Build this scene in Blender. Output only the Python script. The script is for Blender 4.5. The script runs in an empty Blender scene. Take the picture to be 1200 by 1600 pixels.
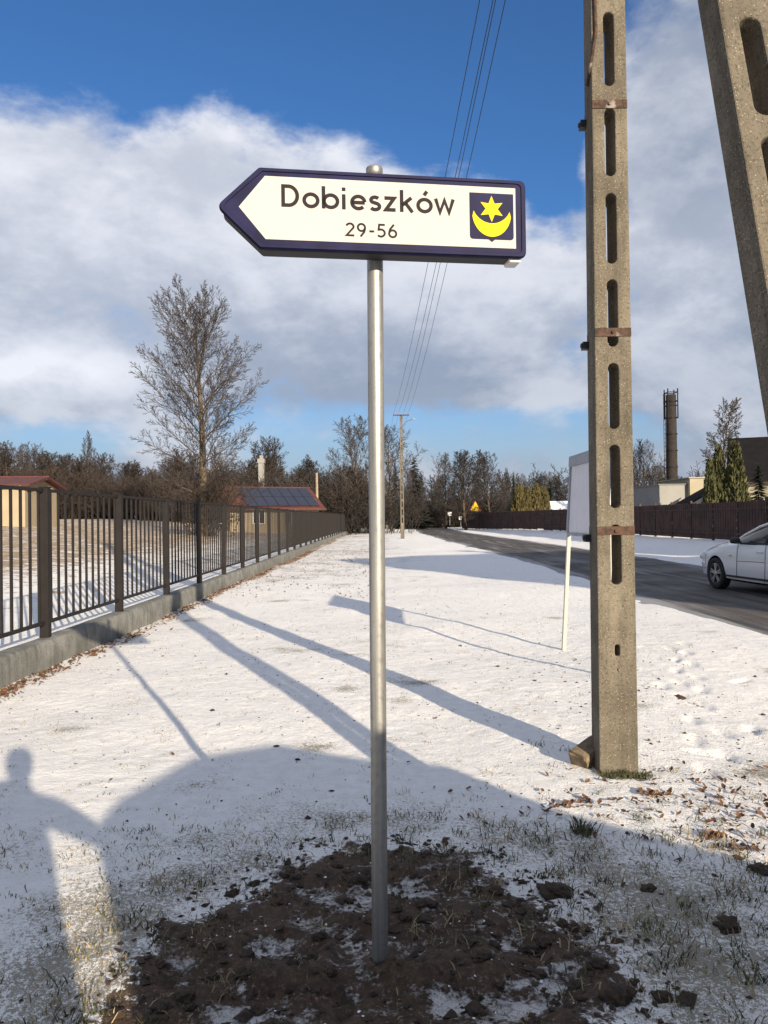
import bpy, bmesh, math, random
import numpy as np
from mathutils import Vector, Matrix, Euler

R = math.radians
rnd = random.Random(7)
scn = bpy.context.scene
C = scn.collection

# ------------------------------------------------------------------ camera
CAM_H, FPX = 1.65, 1200.0          # eye height, focal length in photo pixels (1200 x 1600)
cam_d = bpy.data.cameras.new('camera')
cam = bpy.data.objects.new('camera', cam_d)
C.objects.link(cam)
cam_d.sensor_fit = 'VERTICAL'; cam_d.sensor_height = 36.0; cam_d.lens = 36.0 * FPX / 1600.0
cam_d.clip_start = 0.05; cam_d.clip_end = 4000
cam.matrix_world = Matrix.Translation((0, 0, CAM_H)) @ Matrix.Rotation(R(90.43), 4, 'X') @ Matrix.Rotation(R(-0.7), 4, 'Z')
scn.camera = cam
CM = cam.matrix_world.copy()

def ray(px, py):
    return CM.to_3x3() @ Vector(((px - 600) / FPX, (800 - py) / FPX, -1.0))
def at(px, py, y):                  # photo pixel seen at world distance y
    d = ray(px, py); return CM.translation + d * (y / d.y)
def on_ground(px, py, z=0.0):       # photo pixel that touches the ground at height z
    d = ray(px, py); return CM.translation + d * ((z - CAM_H) / d.z)

# ------------------------------------------------------------------ light
SUN_EL, SUN_AZ = 17.0, 26.0         # elevation; degrees the shadows swing to the left of straight ahead
SD = Vector((-math.sin(R(SUN_AZ)) * math.cos(R(SUN_EL)), math.cos(R(SUN_AZ)) * math.cos(R(SUN_EL)), -math.sin(R(SUN_EL))))
sun_d = bpy.data.lights.new('sun', 'SUN'); sun_d.energy = 4.6; sun_d.angle = R(0.53); sun_d.color = (1.0, 0.85, 0.64)
sun = bpy.data.objects.new('sun', sun_d); C.objects.link(sun)
sun.rotation_mode = 'QUATERNION'; sun.rotation_quaternion = SD.to_track_quat('-Z', 'Y')
sun.location = (20, -30, 30)
scn.view_settings.view_transform = 'Standard'; scn.view_settings.look = 'None'
scn.view_settings.gamma = 1.0; scn.view_settings.exposure = 0.92

# node helper ---------------------------------------------------------------
class NT:
    def __init__(s, tree): s.t = tree; s.n = tree.nodes; s.l = tree.links
    def new(s, typ, **kw):
        n = s.n.new(typ)
        for k, v in kw.items(): setattr(n, k, v)
        return n
    def put(s, sock, v):
        if hasattr(v, 'is_linked') or isinstance(v, bpy.types.NodeSocket): s.l.new(v, sock)
        elif v is not None:
            try: sock.default_value = v
            except Exception: sock.default_value = (*v, 1.0)
    def m(s, op, a, b=None, c=None, clamp=False):
        n = s.new('ShaderNodeMath', operation=op); n.use_clamp = clamp
        s.put(n.inputs[0], a)
        if b is not None: s.put(n.inputs[1], b)
        if c is not None: s.put(n.inputs[2], c)
        return n.outputs[0]
    def vm(s, op, a, b=None):
        n = s.new('ShaderNodeVectorMath', operation=op); s.put(n.inputs[0], a)
        if b is not None: s.put(n.inputs[1], b)
        return n.outputs[0]
    def noise(s, vec, scale, detail=4, rough=0.5, dist=0.0, w=None):
        n = s.new('ShaderNodeTexNoise'); n.noise_dimensions = '3D'
        s.put(n.inputs['Vector'], vec); n.inputs['Scale'].default_value = scale
        n.inputs['Detail'].default_value = detail; n.inputs['Roughness'].default_value = rough
        n.inputs['Distortion'].default_value = dist
        return n.outputs['Fac']
    def voro(s, vec, scale, feature='F1', out='Distance', rand=1.0):
        n = s.new('ShaderNodeTexVoronoi', feature=feature); s.put(n.inputs['Vector'], vec)
        n.inputs['Scale'].default_value = scale; n.inputs['Randomness'].default_value = rand
        return n.outputs[out]
    def ss(s, v, lo, hi, a=0.0, b=1.0):          # smoothstep
        n = s.new('ShaderNodeMapRange', interpolation_type='SMOOTHSTEP')
        s.put(n.inputs[0], v); s.put(n.inputs[1], lo); s.put(n.inputs[2], hi); s.put(n.inputs[3], a); s.put(n.inputs[4], b)
        return n.outputs[0]
    def mix(s, f, a, b, mode='MIX'):
        n = s.new('ShaderNodeMix', data_type='RGBA', blend_type=mode)
        s.put(n.inputs[0], f)
        for i, v in ((6, a), (7, b)):
            if isinstance(v, tuple) and len(v) == 3: v = (*v, 1.0)
            s.put(n.inputs[i], v)
        return n.outputs[2]
    def scale_vec(s, vec, sc):
        n = s.new('ShaderNodeMapping'); s.put(n.inputs['Vector'], vec); n.inputs['Scale'].default_value = sc
        return n.outputs[0]
    def bump(s, h, strength, dist, normal=None):
        n = s.new('ShaderNodeBump'); s.put(n.inputs['Height'], h)
        n.inputs['Strength'].default_value = strength; n.inputs['Distance'].default_value = dist
        if normal is not None: s.put(n.inputs['Normal'], normal)
        return n.outputs[0]

# ------------------------------------------------------------------ sky
world = bpy.data.worlds.new('World'); scn.world = world; world.use_nodes = True
W = NT(world.node_tree); W.n.clear()
wout = W.new('ShaderNodeOutputWorld'); bg = W.new('ShaderNodeBackground')
bg.inputs['Strength'].default_value = 0.12
sky = W.new('ShaderNodeTexSky', sky_type='NISHITA'); sky.sun_disc = False
sky.sun_elevation = R(SUN_EL); sky.sun_rotation = R(180 - SUN_AZ); sky.air_density = 1.0; sky.dust_density = 0.3; sky.ozone_density = 2.5
tc = W.new('ShaderNodeTexCoord')
dirv = W.vm('NORMALIZE', tc.outputs['Generated'])
sep = W.new('ShaderNodeSeparateXYZ'); W.put(sep.inputs[0], dirv)
dx, dy, dz = sep.outputs
el = W.m('MULTIPLY', W.m('ARCSINE', dz), 180 / math.pi)
az = W.m('MULTIPLY', W.m('ARCTAN2', dx, dy), 180 / math.pi)
warp = W.scale_vec(dirv, (1.0, 1.0, 1.75))
def cloud_field(v):
    a = W.noise(v, 3.1, 8, 0.56, 0.2); b = W.noise(v, 9.0, 6, 0.62, 0.15)
    return W.m('ADD', W.m('MULTIPLY', a, 0.76), W.m('MULTIPLY', b, 0.24))
n0 = cloud_field(warp)
n1 = cloud_field(W.vm('ADD', warp, (0.02, -0.012, 0.085)))
# how much cloud stands at each height above the horizon
ramp = W.new('ShaderNodeValToRGB'); W.put(ramp.inputs[0], W.m('DIVIDE', el, 60.0))
cr = ramp.color_ramp
stops = [(0.0, .50), (3.0, .53), (5.4, .47), (7.0, .54), (9.0, .65), (20.5, .66), (24.5, .56), (28.0, .37), (33, .28), (38, .40), (46, .56), (60, .60)]
cr.elements[0].position = 0; cr.elements[1].position = 1
for e in stops[1:-1]: cr.elements.new(e[0] / 60)
for k, e in enumerate(stops): cr.elements[k].position = e[0] / 60; cr.elements[k].color = (e[1],) * 3 + (1,)
bias = W.m('SUBTRACT', ramp.outputs[0], 0.5)
def lobe(a0, e0, ra, re, amp):      # a single cloud bank or gap
    u = W.m('DIVIDE', W.m('SUBTRACT', az, a0), ra); v = W.m('DIVIDE', W.m('SUBTRACT', el, e0), re)
    q = W.m('ADD', W.m('MULTIPLY', u, u), W.m('MULTIPLY', v, v))
    return W.m('MULTIPLY', W.m('EXPONENT', W.m('MULTIPLY', q, -1.0)), amp)
for L in [(22, 29, 7, 9, .24), (13, 24, 2.8, 4.0, -.22), (18, 20.5, 2.2, 2.0, -.14), (-2, 26.5, 6, 2.6, .09), (-22, 5.8, 6, 1.8, -.1),
          (8, 7.2, 9, 1.6, -.1), (4, 29, 7, 4, -.10), (-18, 25.5, 9, 3.0, .06)]:
    bias = W.m('ADD', bias, lobe(*L))
dens = W.m('ADD', n0, bias)
dens1 = W.m('ADD', n1, bias)
cover = W.ss(dens, 0.435, 0.585)
# light falls on cloud tops and edges, bases stay grey
lit = W.ss(W.m('SUBTRACT', n0, n1), -0.10, 0.13)
thick = W.ss(dens, 0.52, 0.78)
base = W.ss(el, 6.0, 22.0)
bright = W.m('ADD', W.m('MULTIPLY', lit, 0.50), W.m('MULTIPLY', base, 0.46))
bright = W.m('SUBTRACT', bright, W.m('MULTIPLY', thick, 0.15))
bright = W.m('ADD', bright, lobe(-25, 10.2, 7.5, 1.9, .62))
bright = W.m('ADD', bright, lobe(24, 30, 9, 12, -.42))
bright = W.m('ADD', bright, 0.10, clamp=True)
ccol = W.mix(bright, (1.12, 1.38, 1.88), (4.0, 4.06, 4.32))
haze = W.ss(el, 1.0, 13.0, 0.97, 0.0)
skyc = W.mix(1.0, sky.outputs[0], (0.25, 0.42, 0.61), 'MULTIPLY')
skyc = W.mix(haze, skyc, (1.75, 2.15, 2.62))
full = W.mix(W.m('MULTIPLY', cover, 0.93), skyc, ccol)
below = W.ss(el, -2.0, 0.0)
full = W.mix(below, (1.8, 1.9, 2.1), full)
W.l.new(full, bg.inputs[0]); W.l.new(bg.outputs[0], wout.inputs[0])

# ------------------------------------------------------------------ mesh and object helpers
def link(o, parent=None):
    C.objects.link(o)
    if parent is not None: o.parent = parent
    return o
def mesh_from(name, v, f, mats=(), smooth=False):
    me = bpy.data.meshes.new(name); me.from_pydata(v, [], f); me.update()
    for m in (mats if isinstance(mats, (list, tuple)) else [mats]): me.materials.append(m)
    if smooth: me.polygons.foreach_set('use_smooth', [True] * len(me.polygons))
    return me
def obj(name, me, parent=None, loc=None, rot=None):
    o = bpy.data.objects.new(name, me)
    if loc is not None: o.location = loc
    if rot is not None: o.rotation_euler = rot
    return link(o, parent)
def tag(o, label, cat, group=None, kind=None):
    o['label'] = label
    if cat: o['category'] = cat
    if group: o['group'] = group
    if kind: o['kind'] = kind
    return o
def thing(name, label, cat, loc=(0, 0, 0), rotz=0.0, group=None):
    o = bpy.data.objects.new(name, None); o.empty_display_size = 0.2
    o.location = loc; o.rotation_euler = (0, 0, rotz)
    return tag(link(o), label, cat, group)

class MB:
    """collects shapes for one mesh"""
    def __init__(s): s.v = []; s.f = []
    def add(s, v, f):
        k = len(s.v); s.v += [tuple(p) for p in v]; s.f += [tuple(i + k for i in q) for q in f]; return s
    def box(s, x0, x1, y0, y1, z0, z1, M=None):
        v = [Vector(p) for p in ((x0, y0, z0), (x1, y0, z0), (x1, y1, z0), (x0, y1, z0), (x0, y0, z1), (x1, y0, z1), (x1, y1, z1), (x0, y1, z1))]
        if M is not None: v = [M @ p for p in v]
        return s.add(v, [(0, 3, 2, 1), (4, 5, 6, 7), (0, 1, 5, 4), (1, 2, 6, 5), (2, 3, 7, 6), (3, 0, 4, 7)])
    def tube(s, pts, rad, n=8, cap=True):
        pts = [Vector(p) for p in pts]
        rad = rad if isinstance(rad, (list, tuple)) else [rad] * len(pts)
        k = len(s.v); ref = None
        for i, p in enumerate(pts):
            d = (pts[min(i + 1, len(pts) - 1)] - pts[max(i - 1, 0)]).normalized()
            if ref is None: ref = Vector((1, 0, 0)) if abs(d.x) < 0.9 else Vector((0, 1, 0))
            a = d.cross(ref).normalized(); b = d.cross(a).normalized(); ref = b.cross(d) if False else ref
            for j in range(n):
                t = 2 * math.pi * j / n
                s.v.append(tuple(p + (a * math.cos(t) + b * math.sin(t)) * rad[i]))
        for i in range(len(pts) - 1):
            for j in range(n):
                q = (j + 1) % n
                s.f.append((k + i * n + j, k + i * n + q, k + (i + 1) * n + q, k + (i + 1) * n + j))
        if cap:
            s.f.append(tuple(k + j for j in reversed(range(n))))
            s.f.append(tuple(k + (len(pts) - 1) * n + j for j in range(n)))
        return s
    def lathe(s, prof, n=24, M=None, cap=True):  # prof: (radius, z)
        k = len(s.v)
        for r_, z in prof:
            for j in range(n):
                p = Vector((r_ * math.cos(2 * math.pi * j / n), r_ * math.sin(2 * math.pi * j / n), z))
                s.v.append(tuple(M @ p if M is not None else p))
        for i in range(len(prof) - 1):
            for j in range(n):
                q = (j + 1) % n
                s.f.append((k + i * n + j, k + i * n + q, k + (i + 1) * n + q, k + (i + 1) * n + j))
        if cap:
            s.f.append(tuple(k + j for j in reversed(range(n))))
            s.f.append(tuple(k + (len(prof) - 1) * n + j for j in range(n)))
        return s
    def mesh(s, name, mats, smooth=False): return mesh_from(name, s.v, s.f, mats, smooth)
    def build(s, name, mats, parent=None, loc=None, rot=None, smooth=False):
        return obj(name, s.mesh(name, mats, smooth), parent, loc, rot)

def smooth_angle(me, ang=35):
    me.polygons.foreach_set('use_smooth', [True] * len(me.polygons))
    bm = bmesh.new(); bm.from_mesh(me)
    for e in bm.edges:
        if len(e.link_faces) == 2 and e.calc_face_angle(0) > R(ang): e.smooth = False
    bm.to_mesh(me); bm.free(); return me
def bevel_mesh(me, w, seg=2, ang=30):
    bm = bmesh.new(); bm.from_mesh(me)
    bmesh.ops.remove_doubles(bm, verts=bm.verts, dist=1e-5)
    ed = [e for e in bm.edges if len(e.link_faces) == 2 and e.calc_face_angle(0) > R(ang)]
    bmesh.ops.bevel(bm, geom=ed, offset=w, segments=seg, affect='EDGES', profile=0.5)
    bm.to_mesh(me); bm.free(); return me
def baked(o):                                    # apply an object's modifiers or curve to a fresh mesh
    dg = bpy.context.evaluated_depsgraph_get(); dg.update()
    return bpy.data.meshes.new_from_object(o.evaluated_get(dg))
def flat_shape(loops, depth, mats, bevel=0.0, name='shape'):
    """2-D loops (holes cut) -> solid slab; local x right, z up, thickness along y"""
    cu = bpy.data.curves.new(name, 'CURVE'); cu.dimensions = '2D'; cu.fill_mode = 'BOTH'
    cu.extrude = max(depth / 2 - bevel, 0.0001); cu.bevel_depth = bevel; cu.bevel_resolution = 1
    for lp in loops:
        sp = cu.splines.new('POLY'); sp.points.add(len(lp) - 1); sp.use_cyclic_u = True
        for k, (x, y) in enumerate(lp): sp.points[k].co = (x, y, 0, 1)
    o = bpy.data.objects.new(name, cu); C.objects.link(o)
    me = baked(o); bpy.data.objects.remove(o); bpy.data.curves.remove(cu)
    me.name = name; me.transform(Matrix.Rotation(R(90), 4, 'X'))
    me.materials.clear()
    for m in (mats if isinstance(mats, (list, tuple)) else [mats]): me.materials.append(m)
    me.polygons.foreach_set('material_index', [0] * len(me.polygons))
    me.polygons.foreach_set('use_smooth', [False] * len(me.polygons))
    me.update(); return me
def copy_tree(o, parent=None):
    c = o.copy(); C.objects.link(c); c.parent = parent
    for ch in list(o.children): copy_tree(ch, c)
    return c
def arc(cx, cy, rx, ry, a0, a1, n=16):
    return [(cx + rx * math.cos(R(a0 + (a1 - a0) * i / n)), cy + ry * math.sin(R(a0 + (a1 - a0) * i / n))) for i in range(n + 1)]

# ------------------------------------------------------------------ materials
def mat(name):
    m = bpy.data.materials.new(name); m.use_nodes = True
    k = NT(m.node_tree); b = k.n['Principled BSDF']; return m, k, b
def coords(k, which='Object'): return k.new('ShaderNodeTexCoord').outputs[which]
def world_pos(k): return k.new('ShaderNodeNewGeometry').outputs['Position']
def simple(name, col, rough=0.6, metal=0.0, var=0.12, scale=6.0, bump=0.0, bscale=60.0, spec=None, coat=0.0):
    m, k, b = mat(name); v = world_pos(k)
    n = k.noise(v, scale, 5, 0.6)
    lo = tuple(c * (1 - var) for c in col); hi = tuple(min(1, c * (1 + var)) for c in col)
    k.put(b.inputs['Base Color'], k.mix(k.ss(n, 0.3, 0.7), lo, hi))
    k.put(b.inputs['Roughness'], k.m('ADD', k.m('MULTIPLY', n, 0.14), rough - 0.07)); b.inputs['Metallic'].default_value = metal
    if spec is not None: b.inputs['Specular IOR Level'].default_value = spec
    if coat: b.inputs['Coat Weight'].default_value = coat; b.inputs['Coat Roughness'].default_value = 0.05
    if bump: k.put(b.inputs['Normal'], k.bump(k.noise(v, bscale, 4, 0.6), bump, 0.01))
    return m

def make_ground():
    m, k, b = mat('snowy_ground'); p = world_pos(k)
    def attr(n): a = k.new('ShaderNodeAttribute', attribute_name=n); return a.outputs['Fac']
    soil, leaf, field, thin, relief = attr('soil'), attr('leaf'), attr('field'), attr('thin'), attr('relief')
    nA = k.noise(p, 2.2, 5, 0.6); nB = k.noise(p, 11, 6, 0.65); nC = k.noise(p, 48, 5, 0.7); nD = k.noise(p, 150, 3, 0.7); nE = k.noise(k.scale_vec(p, (.7, 1.5, 1)), 6.5, 6, 0.68, 0.6)
    snow = k.mix(k.ss(nB, 0.3, 0.7), (0.73, 0.715, 0.695), (0.83, 0.82, 0.805))
    # earth, thatch and grass colours
    earth = k.mix(k.ss(nB, 0.3, 0.7), (0.034, 0.021, 0.012), (0.085, 0.053, 0.032))
    earth = k.mix(k.ss(nC, 0.45, 0.75), earth, (0.135, 0.090, 0.060))
    grass = k.mix(k.ss(nC, 0.35, 0.65), (0.06, 0.055, 0.022), (0.20, 0.16, 0.085))
    leaves = k.mix(k.ss(nC, 0.35, 0.65), (0.13, 0.055, 0.022), (0.30, 0.17, 0.085))
    leaves = k.mix(k.ss(nD, 0.4, 0.7), leaves, (0.40, 0.28, 0.16))
    # snow crumbs on turned soil
    sfac = k.ss(k.m('ADD', soil, k.m('MULTIPLY', k.m('SUBTRACT', k.m('ADD', k.m('MULTIPLY', nB, .62), k.m('MULTIPLY', nC, .38)), 0.5), 1.9)), 0.46, 0.60)
    crumb = k.ss(k.m('ADD', k.m('ADD', k.m('MULTIPLY', nC, .45), k.m('MULTIPLY', nE, .55)), k.m('ADD', k.m('MULTIPLY', k.m('SUBTRACT', nA, 0.5), 0.5), k.m('MULTIPLY', k.m('SUBTRACT', 0.5, relief), 0.42))), 0.535, 0.67)
    sfac = k.m('MULTIPLY', sfac, k.m('SUBTRACT', 1.0, k.m('MULTIPLY', crumb, 0.70)))
    # blades and thatch showing through a thin layer
    tw = k.m('ADD', k.m('MULTIPLY', nC, 0.55), k.m('MULTIPLY', nD, 0.45))
    tfac = k.ss(k.m('ADD', tw, k.m('ADD', k.m('MULTIPLY', thin, 0.20), k.m('MULTIPLY', k.m('SUBTRACT', nA, 0.5), 0.34))), 0.612, 0.70)
    lfac = k.ss(k.m('ADD', leaf, k.m('MULTIPLY', k.m('SUBTRACT', k.m('ADD', k.m('MULTIPLY', nB, 0.6), k.m('MULTIPLY', nC, 0.4)), 0.5), 2.2)), 0.5, 0.66)
    ffac = k.ss(k.m('ADD', field, k.m('MULTIPLY', k.m('SUBTRACT', k.m('ADD', k.m('MULTIPLY', nA, 0.6), k.m('MULTIPLY', nB, 0.4)), 0.5), 2.0)), 0.40, 0.62)
    c = k.mix(k.m('MULTIPLY', tfac, 0.8), snow, grass)
    c = k.mix(lfac, c, leaves); tan_ = k.mix(k.ss(nC, 0.35, 0.65), (0.22, 0.145, 0.075), (0.42, 0.31, 0.19))
    c = k.mix(ffac, c, tan_); c = k.mix(sfac, c, earth)
    k.put(b.inputs['Base Color'], c); b.inputs['Roughness'].default_value = 0.72
    b.inputs['Specular IOR Level'].default_value = 0.25
    h = k.m('ADD', k.m('MULTIPLY', nB, 0.55), k.m('ADD', k.m('MULTIPLY', nC, 0.40), k.m('MULTIPLY', nD, 0.14)))
    h = k.m('SUBTRACT', h, k.m('MULTIPLY', k.m('MAXIMUM', sfac, k.m('MULTIPLY', tfac, .5)), 0.12))
    k.put(b.inputs['Normal'], k.bump(h, 0.7, 0.05))
    return m
M_ground = make_ground()

def make_asphalt():
    m, k, b = mat('asphalt'); p = world_pos(k)
    st = k.scale_vec(p, (2.2, 0.12, 1)); s1 = k.noise(st, 1.3, 5, 0.6); s2 = k.noise(p, 30, 4, 0.7); s3 = k.noise(p, 0.5, 4, 0.55); s4 = k.noise(p, 260, 2, 0.6)
    base = k.mix(k.ss(s1, 0.35, 0.65), (0.045, 0.040, 0.036), (0.098, 0.084, 0.072))
    base = k.mix(k.ss(s4, 0.5, 0.75), base, (0.13, 0.125, 0.12))
    ac = k.new('ShaderNodeAttribute', attribute_name='across').outputs['Fac']
    lane = k.m('ABSOLUTE', k.m('SUBTRACT', k.m('ABSOLUTE', ac), 1.15)); rut = k.ss(lane, 0.45, 0.95)
    edge = k.ss(k.m('ABSOLUTE', ac), 1.9, 2.7)
    frost = k.ss(k.m('ADD', k.m('ADD', k.m('MULTIPLY', rut, .07), k.m('MULTIPLY', edge, .16)), k.m('ADD', k.m('MULTIPLY', s1, 0.65), k.m('ADD', k.m('MULTIPLY', s2, 0.2), k.m('MULTIPLY', s3, 0.15)))), 0.55, 0.74)
    c = k.mix(k.m('MULTIPLY', frost, 0.40), base, (0.55, 0.56, 0.58))
    k.put(b.inputs['Base Color'], c); k.put(b.inputs['Roughness'], k.ss(s3, 0.35, 0.65, 0.55, 0.9))
    b.inputs['Specular IOR Level'].default_value = 0.25
    k.put(b.inputs['Normal'], k.bump(k.m('ADD', s4, s2), 0.25, 0.006)); return m
M_asphalt = make_asphalt()

def make_concrete(name, c0, c1, speck=True, stain=0.5):
    m, k, b = mat(name); p = coords(k)
    a = k.noise(p, 3.0, 6, 0.62); st = k.noise(k.scale_vec(p, (9, 9, 0.7)), 1.4, 5, 0.6); g = k.noise(p, 65, 4, 0.7)
    c = k.mix(k.ss(a, 0.3, 0.7), c0, c1)
    c = k.mix(k.ss(st, 0.45, 0.75, 0, stain), c, tuple(x * 0.45 for x in c0))
    c = k.mix(k.ss(g, 0.50, 0.68, 0, 0.8), c, tuple(x * 0.32 for x in c0))
    big = k.noise(k.scale_vec(p, (2.2, 2.2, .8)), 1.6, 5, 0.65)
    c = k.mix(k.ss(big, 0.48, 0.68, 0, .5), c, tuple(x * 0.5 for x in c0)); c = k.mix(k.ss(big, 0.42, 0.28, 0, .45), c, tuple(min(1, x * 1.35) for x in c1))
    h = g
    if speck:
        v = k.voro(p, 95, out='Color'); vs = k.new('ShaderNodeSeparateColor'); k.put(vs.inputs[0], v)
        d = k.voro(p, 95)
        pick = k.m('MULTIPLY', k.ss(vs.outputs[0], 0.72, 0.80), k.ss(d, 0.32, 0.18))
        c = k.mix(k.m('MULTIPLY', pick, 0.75), c, (0.42, 0.36, 0.26))
        pick2 = k.m('MULTIPLY', k.ss(vs.outputs[1], 0.78, 0.84), k.ss(d, 0.32, 0.2))
        c = k.mix(k.m('MULTIPLY', pick2, 0.7), c, (0.07, 0.05, 0.035))
        h = k.m('ADD', g, k.m('MULTIPLY', k.ss(d, 0.4, 0.1), 0.5))
    k.put(b.inputs['Base Color'], c); b.inputs['Roughness'].default_value = 0.92; b.inputs['Specular IOR Level'].default_value = 0.2
    k.put(b.inputs['Normal'], k.bump(h, 0.6, 0.006)); return m
M_pole = make_concrete('aggregate_concrete', (0.112, 0.097, 0.074), (0.190, 0.165, 0.127))
M_curb = make_concrete('cast_concrete', (0.150, 0.152, 0.140), (0.25, 0.25, 0.235), speck=False, stain=0.6)

def make_galv():
    m, k, b = mat('galvanised_steel'); p = coords(k)
    st = k.noise(k.scale_vec(p, (40, 40, 1.5)), 1.0, 5, 0.6); sp = k.noise(p, 34, 4, 0.6)
    c = k.mix(k.ss(st, 0.35, 0.7), (0.24, 0.238, 0.225), (0.36, 0.355, 0.335)); c = k.mix(k.ss(sp, 0.5, 0.7, 0, .4), c, (0.19, 0.19, 0.19))
    k.put(b.inputs['Base Color'], c); b.inputs['Metallic'].default_value = 0.65
    k.put(b.inputs['Roughness'], k.ss(sp, 0.3, 0.7, 0.36, 0.56)); k.put(b.inputs['Normal'], k.bump(sp, 0.06, 0.004)); return m
M_galv = make_galv()

def make_rust():
    m, k, b = mat('rusty_steel'); p = world_pos(k); n = k.noise(p, 26, 5, 0.65); n2 = k.noise(p, 7, 3, 0.6)
    c = k.mix(k.ss(n, 0.35, 0.65), (0.022, 0.015, 0.012), (0.085, 0.042, 0.024)); c = k.mix(k.ss(n2, 0.58, 0.68, 0, .7), c, (0.30, 0.27, 0.24))
    k.put(b.inputs['Base Color'], c); b.inputs['Roughness'].default_value = 0.85; return m
M_rust = make_rust()
M_navy = simple('navy_sign_paint', (0.013, 0.013, 0.044), 0.55, var=0.3, scale=9, spec=0.07)
M_white = simple('white_sign_film', (0.43, 0.415, 0.39), 0.6, var=0.02, scale=3, spec=0.08)
M_ink = simple('dark_lettering', (0.020, 0.016, 0.020), 0.6, spec=0.08)
M_yellow = simple('yellow_film', (0.62, 0.50, 0.015), 0.6, var=0.04, spec=0.08)
M_under = simple('black_sign_back', (0.010, 0.010, 0.012), 0.6)
M_alu = simple('white_plastic_clip', (0.75, 0.74, 0.72), 0.5)
M_fence = simple('brown_grey_fence_paint', (0.016, 0.0135, 0.013), 0.65, var=0.15, bump=0.03, bscale=200, spec=0.2)
M_boardw = simple('white_board_back', (0.62, 0.62, 0.66), 0.55, var=0.04)
M_boardg = simple('grey_metal', (0.30, 0.32, 0.35), 0.45, metal=0.3)
M_post_w = simple('white_painted_post', (0.38, 0.37, 0.335), 0.55, var=0.06, scale=14)
M_wire = simple('wire_black', (0.012, 0.012, 0.015), 0.5)
M_porc = simple('porcelain', (0.30, 0.14, 0.08), 0.25)
M_bark = simple('bark_grey_brown', (0.072, 0.052, 0.036), 0.92, var=0.4, scale=5, bump=0.5, bscale=26)
M_barkl = simple('bark_sunny_tan', (0.10, 0.075, 0.05), 0.92, var=0.35, scale=4, bump=0.5, bscale=22)
M_twig = simple('twig_brown', (0.050, 0.042, 0.039), 0.9, var=0.3, scale=0.8)
M_twigg = simple('twig_grey', (0.062, 0.052, 0.047), 0.9, var=0.3, scale=0.8)
M_twigr = simple('twig_russet', (0.040, 0.027, 0.020), 0.9, var=0.35, scale=0.8)
M_twigd = simple('twig_dark', (0.026, 0.021, 0.018), 0.9, var=0.35, scale=0.8)
M_thuja = simple('thuja_green', (0.062, 0.064, 0.02), 0.85, var=0.5, scale=3)
M_thujay = simple('thuja_yellowish', (0.095, 0.078, 0.026), 0.85, var=0.4, scale=3)
M_conif = simple('conifer_dark', (0.022, 0.032, 0.018), 0.85, var=0.4, scale=3)
M_plank = simple('brown_fence_boards', (0.060, 0.028, 0.021), 0.8, var=0.4, scale=1.6, bump=0.2, bscale=30)
M_cream = simple('cream_plaster', (0.33, 0.27, 0.185), 0.85, var=0.08, scale=1.0)
M_plast = simple('pale_plaster', (0.30, 0.265, 0.19), 0.85, var=0.08, scale=1.0)
M_greyp = simple('grey_plaster', (0.24, 0.235, 0.22), 0.85, var=0.08, scale=1.0)
M_roofr = simple('red_roof_tiles', (0.088, 0.024, 0.018), 0.7, var=0.3, scale=3)
M_roofd = simple('dark_roof_sheets', (0.011, 0.010, 0.011), 0.85, var=0.2, scale=2, spec=0.1)
M_solar = simple('solar_cells', (0.012, 0.015, 0.032), 0.3, var=0.2, scale=2)
M_glass = simple('dark_window_glass', (0.012, 0.014, 0.017), 0.06, var=0.1, spec=0.6)
M_frame = simple('window_frame_white', (0.7, 0.7, 0.68), 0.5)
M_chim = simple('chimney_brown_brick', (0.020, 0.014, 0.012), 0.9, var=0.4, scale=2.5)
M_wood = simple('weathered_wood', (0.28, 0.22, 0.15), 0.85, var=0.2, scale=8)
M_car = simple('white_car_paint', (0.62, 0.63, 0.65), 0.3, var=0.0, coat=0.7)
M_black = simple('black_plastic', (0.012, 0.012, 0.013), 0.55)
M_tyre = simple('tyre_rubber', (0.014, 0.014, 0.014), 0.85, bump=0.2, bscale=120)
M_rim = simple('alloy_rim', (0.36, 0.36, 0.37), 0.35, metal=0.8)
M_lamp = simple('clear_lamp', (0.55, 0.56, 0.58), 0.1, spec=0.8)
M_red = simple('red_film', (0.45, 0.03, 0.02), 0.4)
M_soil = simple('wet_soil', (0.046, 0.029, 0.018), 0.95, var=0.5, scale=40, bump=0.9, bscale=70)
M_stone = simple('granite_block', (0.17, 0.125, 0.075), 0.9, var=0.4, scale=18, bump=0.6, bscale=60)
M_leaf = simple('dry_leaves', (0.105, 0.050, 0.025), 0.85, var=0.6, scale=14)
M_straw = simple('straw_blades', (0.30, 0.235, 0.13), 0.85, var=0.4, scale=6)
M_green = simple('olive_blades', (0.065, 0.068, 0.025), 0.85, var=0.5, scale=6)
M_moss = simple('moss', (0.045, 0.05, 0.016), 0.95, var=0.5, scale=30, bump=0.8, bscale=90)
M_cloth = simple('dark_jacket', (0.02, 0.025, 0.04), 0.85)
M_skin = simple('skin', (0.55, 0.34, 0.25), 0.55)
M_hair = simple('hair_brown', (0.03, 0.02, 0.012), 0.7)
M_snowcap = simple('settled_snow', (0.78, 0.79, 0.81), 0.75, var=0.04, scale=20, bump=0.5, bscale=50)

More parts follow.
